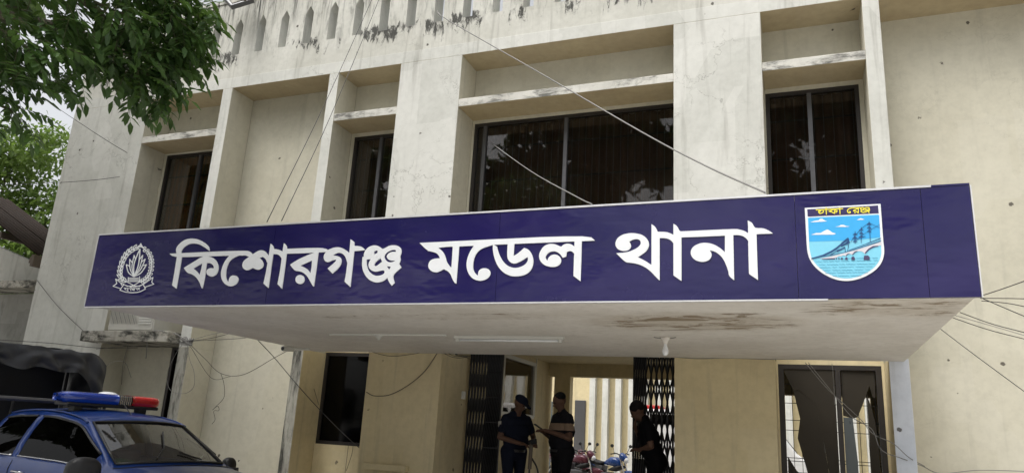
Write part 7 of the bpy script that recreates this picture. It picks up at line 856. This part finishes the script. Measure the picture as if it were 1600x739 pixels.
# policeman in cap, looking down at the rifle in his hands
PA = R3(-30); PL = (-3.93, 10.36, FL)
pr, hp, HR = person(PL, PA, 1.68, 'policeman in navy uniform and cap holding a rifle in the entrance', {-1: ((.02, -.29, 1.06), (.25, -.10, .99), (1, .45, -.1)), 1: ((.08, .29, 1.08), (.30, .10, 1.0), (1, -.5, -.1))}, .02, ((.085, 0, 1.545), R3(30), R3(18)), [M['skin'], M['navy'], M['navy'], M['shoe']])
cap = MB(); cap.ell(hp(-.008, 0, .062), .112, .094, .064, 20, 10, 0, HR); cap.add([hp(.06, -.07, .055), hp(.06, .07, .055), hp(.175, .045, .03), hp(.19, 0, .028), hp(.175, -.045, .03), hp(.06, -.07, .045), hp(.06, .07, .045), hp(.175, .045, .02), hp(.19, 0, .018), hp(.175, -.045, .02)], [(0, 1, 2, 3, 4), (9, 8, 7, 6, 5), (0, 4, 9, 5), (4, 3, 8, 9), (3, 2, 7, 8), (2, 1, 6, 7)]); cap.build('cap', M['navy'], pr, smooth=False)
MB().add([(.035, -.292, 1.28), (-.035, -.292, 1.28), (-.035, -.296, 1.21), (0, -.298, 1.19), (.035, -.296, 1.21)], [(0, 1, 2, 3, 4), (4, 3, 2, 1, 0)]).build('sleeve_badge', M['pale_sheet'], pr)
MB().lathe([(.13, -.02), (.165, -.02), (.165, .02), (.13, .02)], (.0, 0, .885), n=24).build('belt', M['shoe'], pr, smooth=True)
rf = tag(empty('rifle', PL, PA), 'rifle held muzzle down by the policeman', 'rifle')
MB().tube([(.37, 0, 1.0), (.36, 0, .55), (.35, 0, .22)], .012, 8).build('barrel', M['iron'], rf); MB().obox((.37, 0, .84), .05, .04, .38, Matrix.Rotation(R3(2), 3, 'Y')).build('fore_end', M['bark'], rf, bevel=.01)
MB().obox((.40, 0, 1.02), .16, .04, .07, Matrix.Rotation(R3(-12), 3, 'Y')).build('receiver', M['iron'], rf, bevel=.01); MB().tube(spline([(.38, .02, .80), (.46, .06, .66), (.48, .08, .42), (.40, .02, .22)], 6), .012, 6).build('sling', M['iron'], rf)
# man in striped shirt, reading a phone
MA = R3(222); ML = (-3.22, 10.42, FL)
pr, hp, HR = person(ML, MA, 1.74, 'man in dark polo with tan chest stripe reading a phone', {-1: ((.05, -.33, 1.10), (.27, -.10, 1.17), (.9, .5, .25)), 1: ((.05, .33, 1.10), (.27, .10, 1.18), (.9, -.5, .25))}, .02, ((.075, 0, 1.60), R3(28), R3(-6)), [M['skin'], M['shirt'], M['trouser'], M['shoe'], M['stripe']], [(1.20, 1.30, 4)], 1.3)
MB().ell(hp(-.030, 0, .052), .092, .082, .078, 18, 10, 0, HR).build('hair', M['hair'], pr, smooth=True)
MB().tube([(-.03, -.09, 1.45), (.07, -.055, 1.44), (.07, .055, 1.44), (-.03, .09, 1.45)], .018, 8).build('collar', M['shirt'], pr, smooth=True); MB().lathe([(.15, -.018), (.185, -.018), (.185, .018), (.15, .018)], (0, 0, .92), n=24).build('belt', M['shoe'], pr, smooth=True)
ph = tag(MB().obox((.39, 0, 1.235), .13, .07, .012, Matrix.Rotation(R3(-30), 3, 'Y')).build('phone', M['shoe'], None, bevel=.003), 'dark phone held by the man in the striped polo', 'phone'); ph.location = ML; ph.rotation_euler = (0, 0, MA)
# third figure, stooped, hand to the face
pr, hp, HR = person((-1.90, 10.40, FL), R3(196), 1.70, 'stooped figure in black with a hand raised to the face', {-1: ((.16, -.27, 1.10), (.27, -.05, 1.30), (.0, .1, 1)), 1: ((.08, .26, 1.06), (.22, .06, 1.0), (.6, -.6, .1))}, .14, ((.25, 0, 1.515), R3(38), 0), [M['skin'], M['blackcloth'], M['blackcloth'], M['shoe']], None, 1.3)
MB().ell(hp(-.026, 0, .044), .106, .092, .095, 18, 10, 0, HR).build('hair', M['hair'], pr, smooth=True)

# ================================================================== TREES
def leafy(mb, c, d, up, L, W):
    """one folded leaf blade"""
    d = d.normalized(); s = d.cross(up)
    if s.length < 1e-3: s = d.cross(Vector((1, 0, 0)))
    s.normalize(); n = s.cross(d)
    a = c; b1 = c+d*L*.35+s*W*.5+n*W*.10; b2 = c+d*L*.35-s*W*.5+n*W*.10; m1 = c+d*L*.72+s*W*.36-n*L*.03; m2 = c+d*L*.72-s*W*.36-n*L*.03; mid = c+d*L*.5; t = c+d*L-n*L*.10
    mb.add([a, b1, m1, t, m2, b2, mid], [(0, 1, 6), (1, 2, 6), (2, 3, 6), (3, 4, 6), (4, 5, 6), (5, 0, 6)])
def rv(r): 
    while True:
        v = Vector((r.uniform(-1, 1), r.uniform(-1, 1), r.uniform(-1, 1)))
        if 0.05 < v.length < 1: return v
def compound(mb, tw, c, d, r, n=5, L=.085):
    """pinnate leaf: arching rachis with paired leaflets"""
    d = d.normalized(); up = Vector((0, 0, 1)); pts = [c]; dd = d.copy(); step = .036
    for i in range(n+1):
        dd = (dd+Vector((0, 0, -.10))).normalized(); pts.append(pts[-1]+dd*step)
    tw.tube(pts, .0022, 4, cap=False, r2=.001)
    side = dd.cross(up); side = side.normalized() if side.length > .05 else Vector((1, 0, 0))
    for i in range(1, n+1):
        p = pts[i]; f = (pts[i+1]-pts[i]).normalized() if i < n+1 else dd
        for s in (-1, 1): leafy(mb, p, f*.55+side*s*.9+Vector((0, 0, r.uniform(-.45, .0))), up+rv(r)*.35, L*r.uniform(.75, 1.1), L*.42)
    leafy(mb, pts[-1], dd+Vector((0, 0, -.2)), up, L*1.05, L*.42)
def in_blob(r, c, rad):
    v = rv(r); return Vector(c)+Vector((v.x*rad[0], v.y*rad[1], v.z*rad[2]))
# the overhanging tree: trunk beyond the left edge of the view, one bough reaching in
nt = tag(empty('overhanging_tree', (-8.2, 1.2, GZ)), 'dark leafy tree whose bough hangs into the upper left', 'tree')
org = Vector((-8.2, 1.2, GZ)); rr = random.Random(11)
tk = MB(); tk.tube(spline([Vector((0, 0, 0)), Vector((.05, .1, 1.5)), Vector((.1, .2, 3.2)), Vector((.0, .3, 5.2)), Vector((.2, .1, 7.2))], 6), [.30-.0085*i for i in range(25)], 12)
boughs = [[(.08, .2, 3.0), (1.4, .6, 4.0), (2.8, 1.1, 4.6), (3.9, 1.6, 4.55), (4.9, 2.1, 4.45)], [(.05, .25, 3.6), (1.6, 1.5, 4.6), (2.7, 2.2, 4.7), (3.6, 2.5, 4.4)], [(.0, .3, 4.6), (1.5, -.3, 6.0), (3.0, -.8, 6.9)], [(.0, .3, 5.0), (-1.4, .8, 6.4), (-2.6, 1.2, 7.2)], [(.1, .2, 5.6), (.8, 1.6, 7.0), (1.5, 2.8, 7.8)], [(.1, .1, 6.4), (.4, -1.2, 7.8)]]
for b in boughs: pts = spline(b, 6); tk.tube(pts, .10, 8, r2=.018)
tk.build('trunk', M['bark'], nt, smooth=True)
lm, tw = MB(), MB()
# clumps where the bough enters the view (world positions, metres), count, radii
near = [((-4.0, 2.9, 4.10), 95, (.48, .38, .40)), ((-4.15, 2.5, 3.75), 95, (.42, .35, .36)), ((-3.85, 3.0, 4.0), 80, (.32, .28, .30)), ((-3.70, 3.22, 4.22), 60, (.24, .22, .28)), ((-3.95, 3.2, 3.82), 38, (.20, .2, .20)), ((-4.35, 2.4, 3.48), 22, (.22, .2, .20)), ((-4.22, 2.62, 3.30), 5, (.14, .1, .10)), ((-3.78, 3.25, 3.90), 13, (.13, .12, .15)),
        ((-3.95, 2.6, 4.65), 110, (.5, .5, .32)), ((-4.6, 2.2, 4.2), 110, (.5, .5, .6)), ((-4.5, 2.6, 4.9), 100, (.8, .6, .4))]
for c, n, rad in near:
    cv_ = Vector(c)-org
    for _ in range(n):
        p = in_blob(rr, cv_, rad); d = Vector((rr.uniform(-.4, 1), rr.uniform(-.2, 1), rr.uniform(-.8, .35))); compound(lm, tw, p, d, rr, rr.choice((3, 4, 4, 5)), .088)
    for _ in range(max(3, n//12)):
        a = in_blob(rr, cv_, tuple(x*.8 for x in rad)); tw.tube([cv_+Vector((-.35, -.25, .2)), (cv_+a)*.5+Vector((0, 0, .05)), a], .007, 5, r2=.003)
lm.build('crown', M['leaf_near'], nt)
tag(tw.build('twigs', M['twig'], nt), kind='stuff')
far = MB()
for c, n, rad in (((.5, .3, 7.3), 2600, (2.6, 2.2, 1.4)), ((2.2, -.4, 6.6), 1500, (1.6, 1.4, 1.0)), ((-2.2, 1.0, 7.0), 1300, (1.7, 1.6, 1.1)), ((1.4, 2.4, 7.6), 1300, (1.6, 1.3, .9)), ((2.0, .9, 5.2), 900, (1.4, 1.0, .6))):
    for _ in range(n): p = in_blob(rr, c, rad); leafy(far, p, rv(rr)+Vector((0, 0, -.3)), Vector((0, 0, 1))+rv(rr)*.6, .24, .12)
far.build('upper_crown', M['leaf_near'], nt)
def tree(name, label, loc, h, clumps, mat, leaf=.22, seed=1, group=None, trunk=.22):
    r = random.Random(seed); t = tag(empty(name, loc), label, 'tree', group)
    tb = MB(); tb.tube(spline([Vector((0, 0, 0)), Vector((.15, .1, h*.25)), Vector((-.1, .15, h*.5)), Vector((.1, 0, h*.75))], 5), trunk, 9, r2=trunk*.35)
    for c, n, rad in clumps: c = Vector(c); tb.tube(spline([Vector((0, .1, h*.35)), c*.5+Vector((0, 0, h*.22)), c], 4), trunk*.35, 6, r2=.03)
    tb.build('trunk', M['bark'], t, smooth=True)
    m = MB()
    for c, n, rad in clumps:
        sub = [(in_blob(r, c, tuple(x*.8 for x in rad)), r.uniform(.25, .5)) for _ in range(max(4, n//70))]
        for _ in range(n):
            s, q = r.choice(sub); v = rv(r).normalized()*(r.random()**.4); p = s+Vector((v.x*rad[0]*q, v.y*rad[1]*q, v.z*rad[2]*q*.7)); leafy(m, p, rv(r)+Vector((0, 0, -.25)), Vector((0, 0, 1))+rv(r)*.7, leaf*r.uniform(.7, 1.3), leaf*.5)
    m.build('crown', mat, t); return t
tree('broad_tree', 'broad dark tree at the left whose crown shades the left pier', (-17.6, 4.0, GZ), 12, [((1.4, 1.2, 11.0), 2600, (3.6, 3.0, 2.4)), ((4.2, 1.0, 9.6), 2400, (2.6, 3.0, 2.2)), ((-1.0, .5, 10.4), 2200, (3.2, 3.2, 2.6)), ((1.6, -2.0, 9.0), 2000, (3.2, 2.4, 2.2)), ((-2.5, 1.2, 8.0), 1600, (2.6, 3.0, 2.2)), ((1.8, 2.2, 8.2), 2200, (2.6, 2.0, 2.0)), ((3.6, -.8, 7.4), 2000, (2.4, 2.2, 1.8)), ((1.0, .5, 13.2), 1800, (3.0, 2.6, 1.6)), ((.5, 1.0, 6.0), 1500, (2.4, 2.2, 1.4))], M['leaf_dark'], .52, 31, None, .36)
GB = 'trees beyond the left shed'
tree('background_tree', 'tall bright green tree beyond the shed at the left edge', (-26.6, 16.8, GZ), 11, [((0, 0, 10.6), 3000, (2.6, 2.2, 1.8)), ((-1.0, -.6, 9.6), 2400, (2.6, 2.2, 1.6)), ((1.6, .8, 8.2), 2400, (2.0, 1.8, 1.5)), ((-1.5, -.5, 8.0), 2200, (2.2, 2.0, 1.8)), ((.6, .2, 6.6), 2200, (2.4, 2.0, 1.6)), ((2.2, 1.4, 6.4), 1500, (1.4, 1.4, 1.4))], M['leaf_far'], .22, 5, GB)
tree('background_tree', 'lower darker green tree between the shed and the station', (-24.8, 18.6, GZ), 8, [((0, 0, 7.2), 2400, (1.9, 1.8, 1.5)), ((.9, .5, 5.6), 2000, (1.6, 1.6, 1.4)), ((-1.2, -.4, 5.8), 2000, (1.7, 1.6, 1.4))], M['leaf_far2'], .20, 6, GB)
# trees across the yard, mirrored in the upper windows
GR = 'trees across the yard mirrored in the window glass'
for i, (x, y, h, lab) in enumerate(((-34, -14, 20, 'large tree across the yard, mirrored in the leftmost upper window'), (-21, -12.5, 20, 'leafy tree across the yard, mirrored in the narrow upper window'), (-10.5, -13, 21, 'tall tree across the yard, mirrored in the wide upper window'), (1.2, -15.5, 21, 'broad tree across the yard, mirrored in the right upper window'))):
    tree('yard_tree', lab, (x, y, GZ), h, [((0, 0, h*.88), 1700, (4.0, 3.0, 2.4)), ((3.0, .5, h*.74), 1700, (3.2, 2.6, 2.6)), ((-3.0, -.3, h*.72), 1700, (3.2, 2.6, 2.6)), ((.2, 1.4, h*.60), 1700, (3.6, 2.4, 2.4)), *([((2.4, -1.0, h*.46), 1300, (3.0, 2.2, 2.0)), ((-2.2, .6, h*.44), 1300, (3.0, 2.2, 2.0))] if i < 3 else [])], M['leaf_dark'], .72, 20+i, GR, .34)
# coconut palm behind the roof
pl = tag(empty('coconut_palm', (-16.9, 16.2, 0.45)), 'palm fronds showing over the parapet beside the floodlight', 'palm'); rp = random.Random(3)
MB().tube(spline([(0, 0, 0), (.2, .1, 5), (.1, .2, 10), (0, 0, 13.6)], 6), .20, 10, r2=.13).build('trunk', M['bark'], pl, smooth=True)
for k in range(18):
    a = k*2.4+rp.uniform(-.2, .2); el = rp.uniform(-.35, .9); L = rp.uniform(2.0, 2.8); p = Vector((0, 0, 13.6)); d = Vector((math.cos(a)*math.cos(el), math.sin(a)*math.cos(el), math.sin(el))); pts = [p.copy()]; fm = MB()
    for i in range(12): d = (d+Vector((0, 0, -.09))).normalized(); p = p+d*L/12; pts.append(p.copy())
    fm.tube(pts, .025, 5, r2=.006)
    for i in range(1, 12):
        for j in (0, .5):
            q = pts[i].lerp(pts[min(12, i+1)], j); t = (pts[min(12, i+1)]-pts[i-1]).normalized(); s = t.cross(Vector((0, 0, 1))).normalized(); l = .55*math.sin(math.pi*(i+j+1)/14)+.1
            for sg in (-1, 1):
                e = q+s*sg*l*.8+t*l*.35+Vector((0, 0, -l*.45)); w = t*.022; fm.add([q-w, q+w, e], [(0, 1, 2)])
    fm.build('frond', M['palm'], pl)
